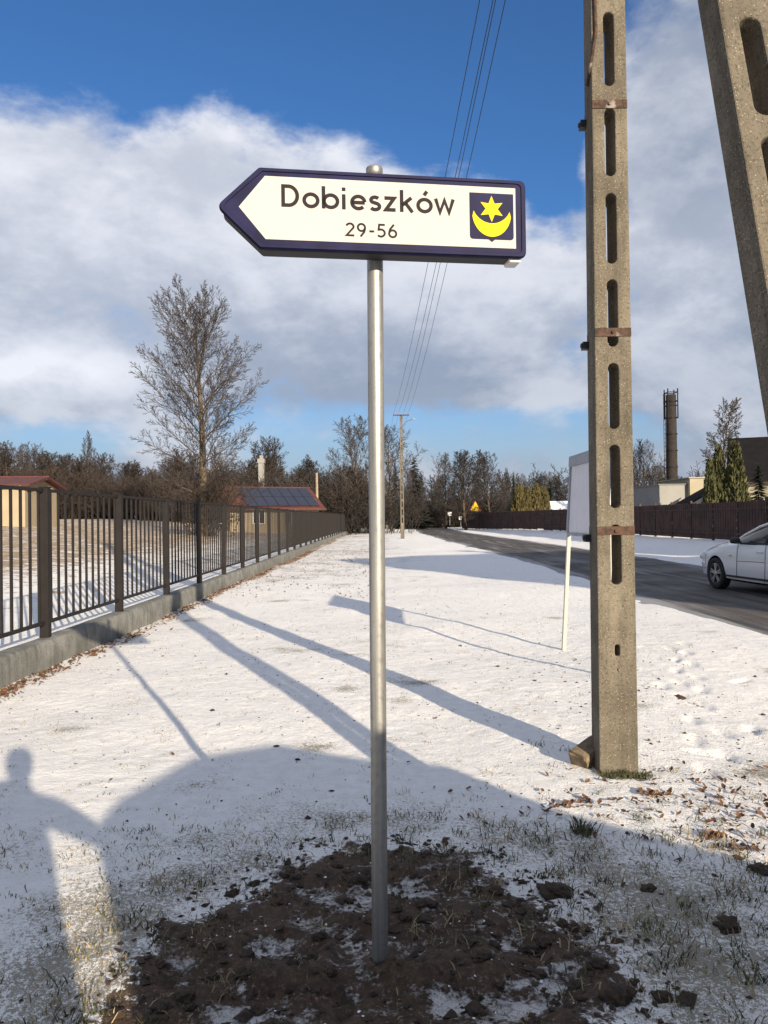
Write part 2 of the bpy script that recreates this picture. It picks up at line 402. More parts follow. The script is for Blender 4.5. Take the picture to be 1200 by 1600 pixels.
# ------------------------------------------------------------------ ground
def hash2(ix, iy, seed):
    n = (ix.astype(np.int64) * 374761393 + iy.astype(np.int64) * 668265263 + seed * 974711) & 0x7fffffff
    n = ((n ^ (n >> 13)) * 1274126177) & 0x7fffffff
    return ((n ^ (n >> 16)) & 0xffff) / 65535.0
def vnoise(x, y, seed=0):
    ix = np.floor(x); iy = np.floor(y); fx = x - ix; fy = y - iy
    fx = fx * fx * (3 - 2 * fx); fy = fy * fy * (3 - 2 * fy)
    a = hash2(ix, iy, seed); b = hash2(ix + 1, iy, seed); c = hash2(ix, iy + 1, seed); d = hash2(ix + 1, iy + 1, seed)
    return (a * (1 - fx) + b * fx) * (1 - fy) + (c * (1 - fx) + d * fx) * fy
def fbm(x, y, seed=0, o=4):
    s = 0; a = 0.5
    for k in range(o): s = s + a * vnoise(x * 2 ** k, y * 2 ** k, seed + k * 17); a *= 0.5
    return s / (1 - 0.5 ** o)
def sst(v, lo, hi):
    t = np.clip((v - lo) / (hi - lo), 0, 1); return t * t * (3 - 2 * t)
def road_c(y): return np.interp(y, [-60, 30, 80, 120, 200], [7.68, 7.68, 6.25, 7.0, 12.0])
ROAD_W, ROAD_Z = 2.5, -0.03
def soil_mask(x, y):
    ang = np.arctan2(y - 2.62, x + 0.02); rr = np.hypot((x + 0.02) / 0.98, (y - 2.62) / 1.30)
    return 1 - sst(rr + 0.55 * (fbm(np.cos(ang) * 2.4 + 5, np.sin(ang) * 2.4 + 9, 3) - 0.5) + 0.5 * (fbm(x * 3.2, y * 3.2, 5) - 0.5), 0.62, 1.22)
FEET = []
_fr = random.Random(3)
for _k in range(16):                # a line of footprints past the slotted pole towards the road
    _t = _k / 15; FEET.append((2.15 + 1.5 * _t + (.09 if _k % 2 else -.09), 5.0 + 4.6 * _t + _fr.uniform(-.08, .08), _fr.uniform(-.35, .1)))
for _k in range(5): FEET.append((_fr.uniform(2.0, 3.6), _fr.uniform(4.6, 8.0), _fr.uniform(-1.2, 1.2)))
def ground_h(x, y):
    x = np.asarray(x, float); y = np.asarray(y, float)
    near = 1 - sst(np.hypot(x, y), 10, 60)
    h = 0.13 * (fbm(x * 0.40 + 2.3, y * 0.40, 11, 3) - 0.5) * sst(np.hypot(x, y - 2.8), .5, 3.0) + 0.016 * near * (fbm(x * 3.5, y * 3.5, 21) - 0.5) + 0.010 * near * (fbm(x * 14, y * 14, 22, 3) - 0.5)
    s = soil_mask(x, y)
    h = h + s * (0.12 * (fbm(x * 6.5, y * 6.5, 31, 5) - 0.5) + 0.022)
    d = np.abs(x - road_c(y)); w = ROAD_W + 0.35 * (fbm(y * 0.35, x * 0 + 3, 41) - 0.5) + 0.12 * (fbm(x * 2.5, y * 2.5, 43) - 0.5)
    h = h - 0.10 * (1 - sst(d, w - 0.14, w + 0.14))
    for fx, fy, fa in FEET:
        ca_, sa_ = math.cos(fa), math.sin(fa); u = (x - fx) * ca_ + (y - fy) * sa_; w_ = -(x - fx) * sa_ + (y - fy) * ca_
        q = (u / .055) ** 2 + (w_ / .145) ** 2
        h = h - 0.022 * np.exp(-q ** 2) + 0.0025 * np.exp(-((q - 2.0) / .8) ** 2)
    h = h + 0.42 * sst(x, 11.5, 14.6)
    fld = 0.27 + np.clip(-x - 5, 0, 22) * 0.072 * sst(y, 6, 16) + 0.05 * (fbm(x * 0.8, y * 0.8, 51) - 0.5)
    h = np.where(x < -3.93, fld, h)
    h = h + 0.6 * sst(y, 120, 260)
    return h
def gz(x, y): return float(ground_h(x, y))

def grow_axis(lo, hi, step, a, b, g):
    mid = list(np.arange(lo, hi, step)); s = step; v = hi; up = []
    while v < b: up.append(v); s = min(s * g, 40); v += s
    s = step; v = lo; dn = []
    while v > a: s = min(s * g, 40); v -= s; dn.append(v)
    return np.array(dn[::-1] + mid + up)
xs = grow_axis(-4.3, 6.4, 0.034, -900, 900, 1.045); ys = grow_axis(1.3, 9.5, 0.032, -700, 1600, 1.028)
X, Y = np.meshgrid(xs, ys); Z = ground_h(X, Y)
nx, ny = len(xs), len(ys)
co = np.stack([X, Y, Z], -1).reshape(-1, 3)
idx = np.arange(nx * ny).reshape(ny, nx)
quads = np.stack([idx[:-1, :-1], idx[:-1, 1:], idx[1:, 1:], idx[1:, :-1]], -1).reshape(-1, 4)
gm = bpy.data.meshes.new('ground')
gm.vertices.add(len(co)); gm.vertices.foreach_set('co', co.ravel())
gm.loops.add(quads.size); gm.loops.foreach_set('vertex_index', quads.ravel().astype(np.int32))
gm.polygons.add(len(quads)); gm.polygons.foreach_set('loop_start', np.arange(0, quads.size, 4, dtype=np.int32))
gm.update(calc_edges=True); gm.polygons.foreach_set('use_smooth', [True] * len(quads))
def add_attr(name, arr):
    a = gm.attributes.new(name, 'FLOAT', 'POINT'); a.data.foreach_set('value', np.ascontiguousarray(arr, dtype=np.float32).ravel())
add_attr('soil', soil_mask(X, Y) + .62 * np.exp(-(((X - 1.55) / .22) ** 2 + ((Y - 4.84) / .10) ** 2)) + .35 * sum(np.exp(-((((X - fx) / .07) ** 2 + ((Y - fy) / .13) ** 2))) for fx, fy, _a in FEET))
leaf = (1 - sst(np.abs(X + 3.72), 0.08, 0.42)) * sst(X, -3.93, -3.9) * (0.25 + .6 * fbm(Y * .9, X * 0, 91))
leaf = leaf + 0.36 * np.exp(-(((X - 1.9) / 0.9) ** 2 + ((Y - 4.3) / 0.35) ** 2))
leaf = leaf + 0.34 * np.exp(-((X + 2.2) / 1.5) ** 2) * sst(Y, 18, 30) * (X > -3.9)
add_attr('leaf', leaf)
add_attr('field', np.where(X < -3.93, 0.35 * sst(-X, 4.2, 5.6) + 0.25 * sst(-X, 6, 10), 0.0))
thin = 0.6 * np.exp(-((np.hypot(X / 1.15, (Y - 2.7) / 1.5) - 1.0) / 0.35) ** 2) + 0.36 * np.exp(-(((X - 1.7) / 1.1) ** 2 + ((Y - 3.2) / 1.2) ** 2)) \
     + 0.5 * sst(Y, 14, 28) * sst(-X, -3, 1) + 0.3 * sst(-X, 0.6, 1.6) * (1 - sst(Y, 3.4, 4.6))
_pr = random.Random(12)
for _k in range(46):
    _y = 4.8 + 17 * _pr.random() ** 1.3; _x = _pr.uniform(-3.3, 4.6); _w = _pr.uniform(.10, .32); thin = thin + _pr.uniform(.35, .8) * np.exp(-(((X - _x) / _w) ** 2 + ((Y - _y) / (_w * _pr.uniform(.5, 1.0))) ** 2))
thin = np.minimum(thin, .72 + .23 * (Y > 4.6))
thin = thin + 0.75 * np.clip(fbm(X * .9, Y * .9, 61) - .46, -.2, .5) + 0.10
add_attr('thin', np.clip(thin, -.2, .95))
add_attr('relief', fbm(X * 6.5, Y * 6.5, 31, 5))
gm.materials.append(M_ground)
ground = obj('ground', gm); tag(ground, 'thin snow over grass and bare earth beside the road', 'ground', kind='structure')

# road: lies a little lower than the snow on both sides
rv, rf = [], []
rys = list(np.arange(-60, 40, 2.0)) + list(np.arange(40, 240, 4.0))
for y in rys:
    c = float(road_c(y))
    for t in (-2.85, -1.9, 0, 1.9, 2.85): rv.append((c + t, y, ROAD_Z + 0.02 * (1 - (t / 2.85) ** 2)))
for i in range(len(rys) - 1):
    for j in range(4): rf.append((i * 5 + j, i * 5 + j + 1, i * 5 + j + 6, i * 5 + j + 5))
rme = mesh_from('road', rv, rf, M_asphalt, True)
ra = rme.attributes.new('across', 'FLOAT', 'POINT'); ra.data.foreach_set('value', [t for _ in rys for t in (-2.85, -1.9, 0, 1.9, 2.85)])
road = obj('road', rme); tag(road, 'narrow dark asphalt road with frosty tyre tracks', 'road', kind='structure')

# ------------------------------------------------------------------ low wall and picket fence on the left
WX0, WX1, WTOP = -4.10, -3.82, 0.30
v, f = [], []
wys = list(np.arange(3.0, 20, 0.12)) + list(np.arange(20, 88.5, 0.6))
prof = [(0.0, -0.15), (0.0, 0.06), (-0.004, 0.24), (-0.022, 0.292), (-0.05, 0.30), (-0.20, 0.302), (-0.255, 0.29), (-0.28, 0.25), (-0.28, -0.1)]
for y in wys:
    bx = 0.030 * (float(fbm(np.array(y * 0.5), np.array(1.0), 71)) - 0.5) + 0.016 * (float(fbm(np.array(y * 3), np.array(4.0), 72)) - 0.5)
    joint = 0.008 if abs((y + 1.3) % 4.9 - 2.45) < 0.09 else 0
    for i, (px, pz) in enumerate(prof):
        dz = 0.012 * (float(vnoise(np.array(y * 1.7), np.array(i * 0.7), 73)) - 0.5) if pz > 0.2 else 0
        v.append((WX1 + px + bx * (1 if i < 5 else 0.4) + (0.012 * (float(vnoise(np.array(y * 4.0), np.array(i * 1.3), 74)) - 0.5)) - joint * (i < 5), y, pz + dz))
n = len(prof)
for i in range(len(wys) - 1):
    for j in range(n - 1): f.append((i * n + j, i * n + j + 1, (i + 1) * n + j + 1, (i + 1) * n + j))
f.append(tuple(range(n))); f.append(tuple(reversed(range((len(wys) - 1) * n, len(wys) * n))))
wall = obj('low_wall', mesh_from('low_wall', v, f, M_curb, True)); tag(wall, 'low grey cast concrete wall under the dark picket fence', 'wall')

fence = thing('picket_fence', 'dark brown metal picket fence on the low concrete wall', 'fence', (-3.97, 0, WTOP))
POSTZ = 1.75
pm = MB().box(-.05, .05, -.05, .05, -.05, POSTZ).mesh('post', M_fence); bevel_mesh(pm, .006, 1)
km = MB().box(-.011, .011, -.017, .017, .175, POSTZ - .035).mesh('picket', M_fence)
capm = MB().box(-.054, .054, -.054, .054, POSTZ - .001, POSTZ + .012).mesh('post_cap', M_fence)
rl = MB().box(-.016, .016, .052, 2.448, .155, .195).mesh('bottom_rail', M_fence)
rt = MB().box(-.016, .016, .052, 2.448, POSTZ - .05, POSTZ - .012).mesh('top_rail', M_fence)
far_pk = MB()
for k in range(-2, 32):
    y = 8.98 + 2.5 * k
    p = obj('post', pm, fence, (rnd.uniform(-.006, .006), y, 0), (R(rnd.uniform(-.35, .35)), R(rnd.uniform(-.35, .35)), 0)); obj('post_cap', capm, p)
    if k == 31: break
    obj('bottom_rail', rl, fence, (0, y, 0)); obj('top_rail', rt, fence, (0, y, 0))
    for i in range(11):
        yy = y + 0.05 + 2.4 * (i + 0.5) / 11
        if k < 12: obj('picket', km, fence, (0, yy + rnd.uniform(-.004, .004), rnd.uniform(-.006, .004)), (R(rnd.uniform(-.25, .25)), 0, 0))
        else: far_pk.box(-.011, .011, yy - .017, yy + .017, .175, POSTZ - .035)
o = far_pk.build('far_pickets', M_fence, fence); o['kind'] = 'stuff'

# ------------------------------------------------------------------ direction sign
SX, SY = on_ground(594, 1507).x, 2.83
sign = thing('direction_sign', 'white arrow shaped street direction sign with navy border on galvanised pole', 'street sign', (SX, SY, 0.0))
sign.rotation_euler = (0, R(0.28), 0)
PR = 0.0295
pole = MB().lathe([(PR, -.2), (PR, 1.0), (PR, 2.0), (PR, 2.93)], 32).build('pole', M_galv, sign, smooth=False); smooth_angle(pole.data)
MB().lathe([(PR + .0015, 2.905), (PR + .0016, 2.938), (PR - .001, 2.944), (.018, 2.947), (.002, 2.948)], 32).build('pole_cap', M_galv, pole, smooth=True)
clod = MB()
# board: local x right, z up, front face towards -y
ZC = 2.727
board_e = obj('board', None, sign, (0.004, -0.075, ZC), (0, R(-0.35), R(8.3)))
def rounded(pts, rads, n=6):
    out = []
    L = len(pts)
    for i, p in enumerate(pts):
        r = rads[i]; p = Vector(p); a = Vector(pts[i - 1]); b = Vector(pts[(i + 1) % L])
        if r <= 0: out.append(tuple(p)); continue
        d1 = (a - p).normalized(); d2 = (b - p).normalized(); ang = d1.angle(d2); t = r / math.tan(ang / 2)
        q0 = p + d1 * t; q1 = p + d2 * t
        for k in range(n + 1):
            s = k / n; out.append(tuple((q0 * (1 - s) ** 2 + p * 2 * s * (1 - s) + q1 * s * s)))
    return out
HH = 0.1365
outer = [(-0.552, 0.0), (-0.410, HH), (0.540, HH), (0.540, -HH), (-0.410, -HH)]
OUT = rounded(outer, [.022, .012, .022, .022, .012])
inner = [(-0.482, 0.0), (-0.392, HH - .026), (0.505, HH - .026), (0.505, -HH + .028), (-0.392, -HH + .028)]
obj('board_box', flat_shape([[(x * 0.985 + .004, y * 0.965) for x, y in OUT]], 0.075, M_under, 0.006), board_e, (0, 0.002, -.002))
obj('border', flat_shape([OUT], 0.016, M_navy, 0.005), board_e, (0, -0.043, 0))
rimv = flat_shape([OUT, [(x * 0.977, y * 0.935) for x, y in OUT]], 0.006, M_navy, 0.0015)
obj('border_lip', rimv, board_e, (0, -0.0525, 0))
obj('white_face', flat_shape([inner], 0.0016, M_white), board_e, (0, -0.0522, 0))
clip = MB().box(.485, .53, -.035, .036, -HH - .014, -HH + .002).mesh('corner_clip', M_alu); bevel_mesh(clip, .004, 1)
obj('corner_clip', clip, board_e)
for z in (-.09, .09):
    st = MB().lathe([(PR + .004, -.015), (PR + .004, .015)], 24).box(-.05, .05, -.040, -.028, -.015, .015)
    o = st.build('clamp', M_galv, sign, (0, 0, ZC + z))

# lettering as strokes
def ribbon(mb, pts, w, closed=False, y=0.0):
    P = [Vector(p) for p in pts]; L = len(P); left, right = [], []
    for i in range(L):
        if closed: a, b = P[i - 1], P[(i + 1) % L]
        else: a, b = P[max(i - 1, 0)], P[min(i + 1, L - 1)]
        d0 = (P[i] - a); d1 = (b - P[i])
        if d0.length < 1e-9: d0 = d1
        if d1.length < 1e-9: d1 = d0
        d0.normalize(); d1.normalize(); t = (d0 + d1)
        t = d0 if t.length < 1e-6 else t.normalized()
        nrm = Vector((-t.y, t.x)); c = max(0.45, nrm.dot(Vector((-d0.y, d0.x))))
        left.append(P[i] + nrm * (w / 2 / c)); right.append(P[i] - nrm * (w / 2 / c))
    v = [(p.x, y, p.y) for p in left] + [(p.x, y, p.y) for p in right]
    k = L if closed else L - 1
    mb.add(v, [(i, (i + 1) % L, (i + 1) % L + L, i + L) for i in range(k)])
s_ = 0.165                                    # stroke relative to cap height
GL = {   # advance, list of (points, closed)
 'D': (.86, [([(.08, .08), (.08, .92), (.30, .92)] + arc(.30, .50, .36, .42, 88, -88, 14) + [(.30, .08)], True)]),
 'o': (.80, [(arc(.36, .34, .28, .275, 0, 345, 23), True)]),
 'b': (.82, [([(.08, 0), (.08, 1.0)], False), (arc(.38, .34, .28, .275, 0, 345, 23), True)]),
 'i': (.36, [([(.10, 0), (.10, .68)], False), ([(.10, .82), (.10, .985)], False)]),
 'e': (.78, [([(.07, .335), (.62, .335)], False), (arc(.35, .34, .27, .275, 5, 318, 22), False)]),
 's': (.64, [(arc(.27, .485, .17, .13, 35, 225, 10)[:] + arc(.27, .20, .19, .145, 62, -150, 12), False)]),
 'z': (.68, [([(.03, .60), (.44, .60), (.09, .075), (.50, .075)], False)]),
 'k': (.70, [([(.08, 0), (.08, 1.0)], False), ([(.50, .66), (.10, .31)], False), ([(.24, .42), (.54, 0)], False)]),
 'ó': (.80, [(arc(.36, .34, .28, .275, 0, 345, 23), True), ([(.34, .80), (.47, .99)], False)]),
 'w': (.92, [([(.04, .68), (.225, .06), (.42, .62), (.615, .06), (.80, .68)], False)]),
 '2': (.68, [(arc(.28, .70, .22, .22, 165, -18, 12) + [(.07, .08), (.54, .08)], False)]),
 '9': (.72, [(arc(.30, .67, .22, .25, 0, 345, 20), True), ([(.515, .60), (.47, .36), (.24, 0.02)], False)]),
 '-': (.50, [([(.06, .42), (.36, .42)], False)]),
 '5': (.70, [([(.52, .92), (.17, .92), (.13, .56)] + arc(.27, .33, .24, .255, 118, -140, 14), False)]),
 '6': (.70, [(arc(.30, .31, .22, .245, 0, 345, 20), True), ([(.085, .38), (.14, .62), (.38, .97)], False)]),
}
def write(text, x0, x1, zbase, cap, part, stroke):
    tot = sum(GL[c][0] for c in text) - 0.14; sx = (x1 - x0) / tot; x = x0
    for c in text:
        mb = MB()
        for pts, cl in GL[c][1]: ribbon(mb, [(px * sx, pz * cap) for px, pz in pts], stroke * cap, cl)
        # slight overlap of strokes inside one glyph is kept apart in depth
        k = 0
        mb.build(part, M_ink, board_e, (x, -0.0536, zbase)); x += GL[c][0] * sx
write('Dobieszków', -0.337, 0.272, 0.006, 0.0785, 'letter', .165)
write('29-56', -0.115, 0.068, -0.088, 0.0495, 'digit', .15)
# coat of arms
ex, ez, ew, eh = 0.415, 0.0045, 0.0815, 0.0835
shield = rounded([(-ew, eh), (ew, eh), (ew, -eh), (.012, -eh), (0, -eh - .009), (-.012, -eh), (-ew, -eh)], [.002, .002, .014, 0, 0, 0, .014])
sh = obj('coat_of_arms', flat_shape([shield], 0.001, M_navy), board_e, (ex, -0.0535, ez))
st = []
for i in range(12):
    r_ = .047 if i % 2 == 0 else .0225
    st.append((r_ * math.sin(R(30 * i)), r_ * math.cos(R(30 * i))))
obj('star', flat_shape([st], 0.001, M_yellow), sh, (0, -0.0012, .0265))
cres = arc(0, .018, .0725, .088, 190, 350, 24) + arc(0, .052, .0730, .0735, -24, -156, 24)
obj('crescent', flat_shape([cres], 0.001, M_yellow), sh, (0, -0.0012, -.004))

# ------------------------------------------------------------------ slotted concrete poles
def slotted_pole(name, parent, H, w0, w1, d, slots, holes=(), mname='column', bev=0.008):
    def wid(z): return w0 + (w1 - w0) * z / H
    loops = [[(-w0 / 2, -0.3), (w0 / 2, -0.3), (w1 / 2, H), (-w1 / 2, H)]]
    for z0, z1, sw in slots + list(holes):
        r_ = sw / 2
        loops.append(arc(0, z1 - r_, r_, r_, 0, 180, 10) + arc(0, z0 + r_, r_, r_, 180, 360, 10))
    me = flat_shape(loops, d, M_pole, bev, mname)
    for v_ in me.vertices:
        if v_.co.y > 0 and abs(v_.co.x) < 0.062 and v_.co.z > -.2 and v_.co.z < H - .05: v_.co.x *= 0.70
    return obj(name, me, parent)
PX, PY = 1.482, 5.01
apole = thing('power_pole', 'slotted concrete power pole with a leaning concrete strut and rusty clamps', 'power pole', (PX, PY, 0))
slots = []
for a, b in [(22, 140), (171, 280), (303, 416), (437, 545), (567, 673), (694, 796), (818, 915)]:
    slots.append((at(955, b, PY - .06).z, at(955, a, PY - .06).z, 0.082))
z = slots[0][1]
while z < 8.6:
    slots.append((z + .12, z + .12 + .52, 0.08)); z += .64
hole = [(at(962, 1026, PY - .06).z, at(962, 1004, PY - .06).z, 0.046), (at(962, 1049, PY - .06).z, at(962, 1042, PY - .06).z, 0.018)]
D_POLE = 0.185
slotted_pole('column', apole, 9.9, 0.236, 0.180, D_POLE, slots, hole)
# strut in the plane of the line, foot towards the camera
foot = Vector((0.0, 2.10 - PY, 0)); top = Vector((0.0, -0.19, 9.55))
slen = (top - foot).length
sl2 = []
z = 0.38
while z < slen - 0.8: sl2.append((z, z + .495, 0.098)); z += .578
strut = slotted_pole('strut', apole, slen, 0.228, 0.190, 0.155, sl2, mname='strut')
strut.location = foot; dvec = (top - foot).normalized()
strut.rotation_euler = (-math.atan2(dvec.y, dvec.z), math.atan2(dvec.x, dvec.z), 0)
def clampband(py, part_w):
    zc = at(955, py, PY - .06).z; w = 0.236 + (0.18 - 0.236) * zc / 9.9; hd = D_POLE / 2
    mb = MB(); t = .004; g = .002; hh = .027
    mb.box(-w / 2 - g - t, w / 2 + g + t, -hd - g - t, -hd - g, zc - hh, zc + hh)
    mb.box(-w / 2 - g - t, w / 2 + g + t, hd + g, hd + g + t, zc - hh, zc + hh)
    mb.box(w / 2 + g, w / 2 + g + t, -hd - g + .0005, hd + g - .0005, zc - hh, zc + hh)
    mb.box(-w / 2 - g - t, -w / 2 - g, -hd - g + .0005, hd + g - .0005, zc - hh, zc + hh)
    cb = mb.build('clamp', M_rust, apole)
    bt = MB().tube([(-w / 2 - .055, hd - .02, zc - .05), (-w / 2 + .01, hd - .02, zc - .05)], .016, 6).box(-w / 2 - .045, -w / 2 - .0015, hd - .05, hd + .01, zc - .075, zc - .027)
    bt.build('bolt', M_black, cb)
    MB().tube([(.0, -hd - .005, zc), (.0, -hd - .016, zc)], .011, 6).build('bolt', M_rust, cb)
for py in (167, 521, 829): clampband(py, 0)
cond = MB().tube([(-.10, -D_POLE / 2 - .012, 5.9), (-.092, -D_POLE / 2 - .012, 5.2), (-.085, -D_POLE / 2 - .012, 4.75), (-.118, -D_POLE / 2 - .006, 4.55), (-.122, -.02, 4.45)], .011, 8)
cond.build('earthing_cable', M_rust, apole, smooth=True)
ca = MB().box(-.20, .52, -.16, -.10, 9.60, 9.68); ca.box(-.20, .52, .085, .145, 9.60, 9.68)
crossarm = ca.build('crossarm', M_rust, apole)
ins_prof = [(.012, 0), (.014, .05), (.045, .055), (.05, .075), (.03, .10), (.042, .12), (.03, .15), (.02, .17), (.001, .175)]
WIRE_NEAR = [(-.22, 9.80), (-.02, 9.86), (.02, 9.98), (.16, 9.80)]
insm = MB().lathe(ins_prof, 12).mesh('insulator', M_porc, True)
NEAR_X = (.17, .345, .32, .455)
for dx_ in (.17, .3325, .455): obj('insulator', insm, crossarm, (dx_, .115, 9.682))
# kerb stone and moss at its foot
kb = MB().box(-.10, .10, -.07, .07, -.06, .11).mesh('stone', M_stone); bevel_mesh(kb, .018, 2)
bm = bmesh.new(); bm.from_mesh(kb)
for vv in bm.verts: vv.co += Vector((rnd.uniform(-1, 1), rnd.uniform(-1, 1), rnd.uniform(-1, 1))) * .012
bm.to_mesh(kb); bm.free()
pos = on_ground(922, 1196)
tag(obj('stone_block', kb, None, (pos.x + .005, pos.y + .05, .02), (R(14), R(-24), R(28))), 'small rough stone block leaning at the foot of the slotted concrete pole', 'stone')

# ------------------------------------------------------------------ far poles of the same line
def far_pole(px, py, ytop, lamp, label):
    b_ = on_ground(px, py); H = at(px, ytop, b_.y).z
    t = thing('power_pole', label, 'power pole', (b_.x, b_.y, gz(b_.x, b_.y)), 0, 'power poles of the overhead line beyond the sign')
    sl = []; z = 1.2
    while z < H - 0.5: sl.append((z, z + .46, .10)); z += .62
    slotted_pole('column', t, H, .30, .21, .14, sl, bev=0.0)
    arm = MB().box(-.62, .62, -.12, -.07, H - .10, H - .02).build('crossarm', M_rust, t)
    for dx_ in (-.56, -.2, .2, .56): obj('insulator', insm, arm, (dx_, -.095, H - .02))
    if lamp:
        a_ = MB().tube([(.05, -.1, H - 1.0), (.35, -.25, H - .62), (.75, -.4, H - .45)], .03, 8).build('lamp_arm', M_galv, t)
        lm = MB().lathe([(.02, 0), (.10, .01), (.12, .05), (.06, .10), (.01, .11)], 12, Matrix.Diagonal((1.6, .9, 1, 1))).build('street_lamp', M_boardg, a_, (.95, -.47, H - .48), smooth=True)
    return t, Vector((b_.x, b_.y, H))
t1, FP = far_pole(629, 842, 648, True, 'slotted concrete power pole with crossarm and street lamp on the snowy verge')
t2, FP2 = far_pole(605, 829, 722, True, 'thin distant power pole with street lamp behind the galvanised sign pole')

def wire(a, b, sag, r_, label, grp='overhead wires between the power poles', n=26):
    a = Vector(a); b = Vector(b)
    pts = [a.lerp(b, i / n) - Vector((0, 0, sag * 4 * (i / n) * (1 - i / n))) for i in range(n + 1)]
    o = MB().tube(pts, r_, 5).build('power_wire', M_wire, smooth=True)
    return tag(o, label, 'wire', grp)
far_off = [-.56, -.2, .2, .56]
near_pts = [(at(757 - 33, -250, PY + .1).x, 9.86), (at(779 - 15, -250, PY + .1).x, 9.90)]
WLAB = 'thin black overhead wire running from the slotted pole to the far pole'
for i, dx_ in enumerate(NEAR_X):
    a = Vector((PX + dx_, PY + .115, 9.86 - (.10 if i == 2 else 0))); b = Vector((FP.x + far_off[i], FP.y - .095, FP.z + .15))
    wire(a, b, 0.75 + .06 * (i % 2), .0075, WLAB)
for i in range(4):
    a = Vector((FP.x + far_off[i], FP.y - .095, FP.z + .15)); b = Vector((FP2.x + far_off[i], FP2.y - .095, FP2.z + .15))
    wire(a, b, 0.6, .007, 'far overhead wire between the two distant power poles', 'overhead wires beyond the first span')

# ------------------------------------------------------------------ notice board on two white legs
bx_, by1 = on_ground(881, 1012).x, on_ground(881, 1012).y
by0 = 7.85
nb = thing('notice_board', 'grey backed notice board on two white posts behind the slotted pole', 'notice board', (bx_, by1, 0))
nb.rotation_euler = (0, R(3.4), 0)
zt = at(888, 717, by1).z; zb_ = at(886, 831, by1).z
Ln = by1 - by0
for yy in (0.0, -Ln):
    lg = MB().box(-.024, .024, -.024, .024, -.15, zb_ - .01).mesh('leg', M_post_w); bevel_mesh(lg, .006, 1)
    obj('leg', lg, nb, (0.0, yy, 0))
    up = MB().box(-.030, .030, -.030, .030, zb_ - .008, zt - .02).mesh('upper_post', M_boardg); obj('upper_post', up, nb, (0, yy, 0))  # leg beside the panel, coloured grey instead of the white below
pn = MB().box(-.012, .012, -Ln + .036, -.036, zb_, zt - .10).build('panel', M_boardw, nb)
MB().box(-.035, .035, -Ln - .04, .04, zt - .098, zt + .03).build('top_frame', M_boardg, nb)
MB().box(-.02, .02, -Ln + .034, -.034, zb_ - .04, zb_ - .002).build('bottom_frame', M_boardg, nb)

# ------------------------------------------------------------------ warning sign by the far verge
wp = on_ground(743, 824); wy = wp.y
wsn = thing('warning_sign', 'small yellow triangular warning sign with red edge on a post by the brown fence', 'road sign', (wp.x, wy, gz(wp.x, wy)))
zt_ = at(743, 782, wy).z - gz(wp.x, wy); zb2 = at(743, 799, wy).z - gz(wp.x, wy); hw = (zt_ - zb2) * .58
MB().tube([(0, .05, -.2), (0, .05, zt_ - .1)], .035, 10).build('post', M_rust, wsn)
tri = rounded([(-hw, zb2), (hw, zb2), (0, zt_)], [.06, .06, .06])
cx_, cz_ = 0, zb2 + (zt_ - zb2) * .36
tr_in = [(x * .80, cz_ + (z - cz_) * .80) for x, z in tri]
ps = obj('plate', flat_shape([tri], .02, M_red), wsn)
obj('yellow_field', flat_shape([tr_in], .004, M_yellow), ps, (0, -.013, 0))
fg = MB()
for sx_, sc in ((-.10, 1.0), (.12, .85)):
    fg.box(sx_ - .05 * sc, sx_ + .05 * sc, -.0185, -.0155, zb2 + .16, zb2 + .16 + .26 * sc)
    fg.lathe([(.045 * sc, 0), (.045 * sc, .003)], 10, Matrix.Translation((sx_, -.0165, zb2 + .16 + .31 * sc)) @ Matrix.Rotation(R(90), 4, 'X'))
fg.build('figures', M_ink, ps)

# ------------------------------------------------------------------ brown board fence across the road
bf = thing('board_fence', 'dark brown board fence with posts across the road', 'fence', (0, 0, 0))
path = [Vector((15.4, 14)), Vector((15.2, 28)), Vector((15.0, 50)), Vector((13.4, 80)), Vector((11.2, 110))]
pp = []
for a, b in zip(path, path[1:]):
    L = (b - a).length; nseg = max(1, round(L / 2.5))
    for i in range(nseg): pp.append(a.lerp(b, i / nseg))
pp.append(path[-1])
pstm = MB().box(-.05, .05, -.05, .05, -.3, 1.86).mesh('post', M_rust)
ptop = 2.22
for i, p in enumerate(pp):
    g0 = gz(p.x, p.y); hgt = ptop - g0
    obj('post', pstm, bf, (p.x, p.y, g0))
    if i + 1 < len(pp):
        q = pp[i + 1]; L = (q - p).length; mb = MB(); nb_ = int(L / .125); ang = math.atan2(q.y - p.y, q.x - p.x)
        for k in range(nb_):
            x0 = .055 + (L - .11) * k / nb_; x1 = .055 + (L - .11) * (k + 1) / nb_ - .012; dz = rnd.uniform(-.02, .02)
            yo = .012 if k % 2 else 0
            mb.box(x0, x1, -.012 + yo, .008 + yo, .06, hgt - .06 + dz)
        mb.box(.055, L - .055, .021, .05, .3, .38); mb.box(.055, L - .055, .021, .05, hgt - .4, hgt - .32)
        mb.build('panel', M_plank, bf, (p.x, p.y, g0), (0, 0, ang))

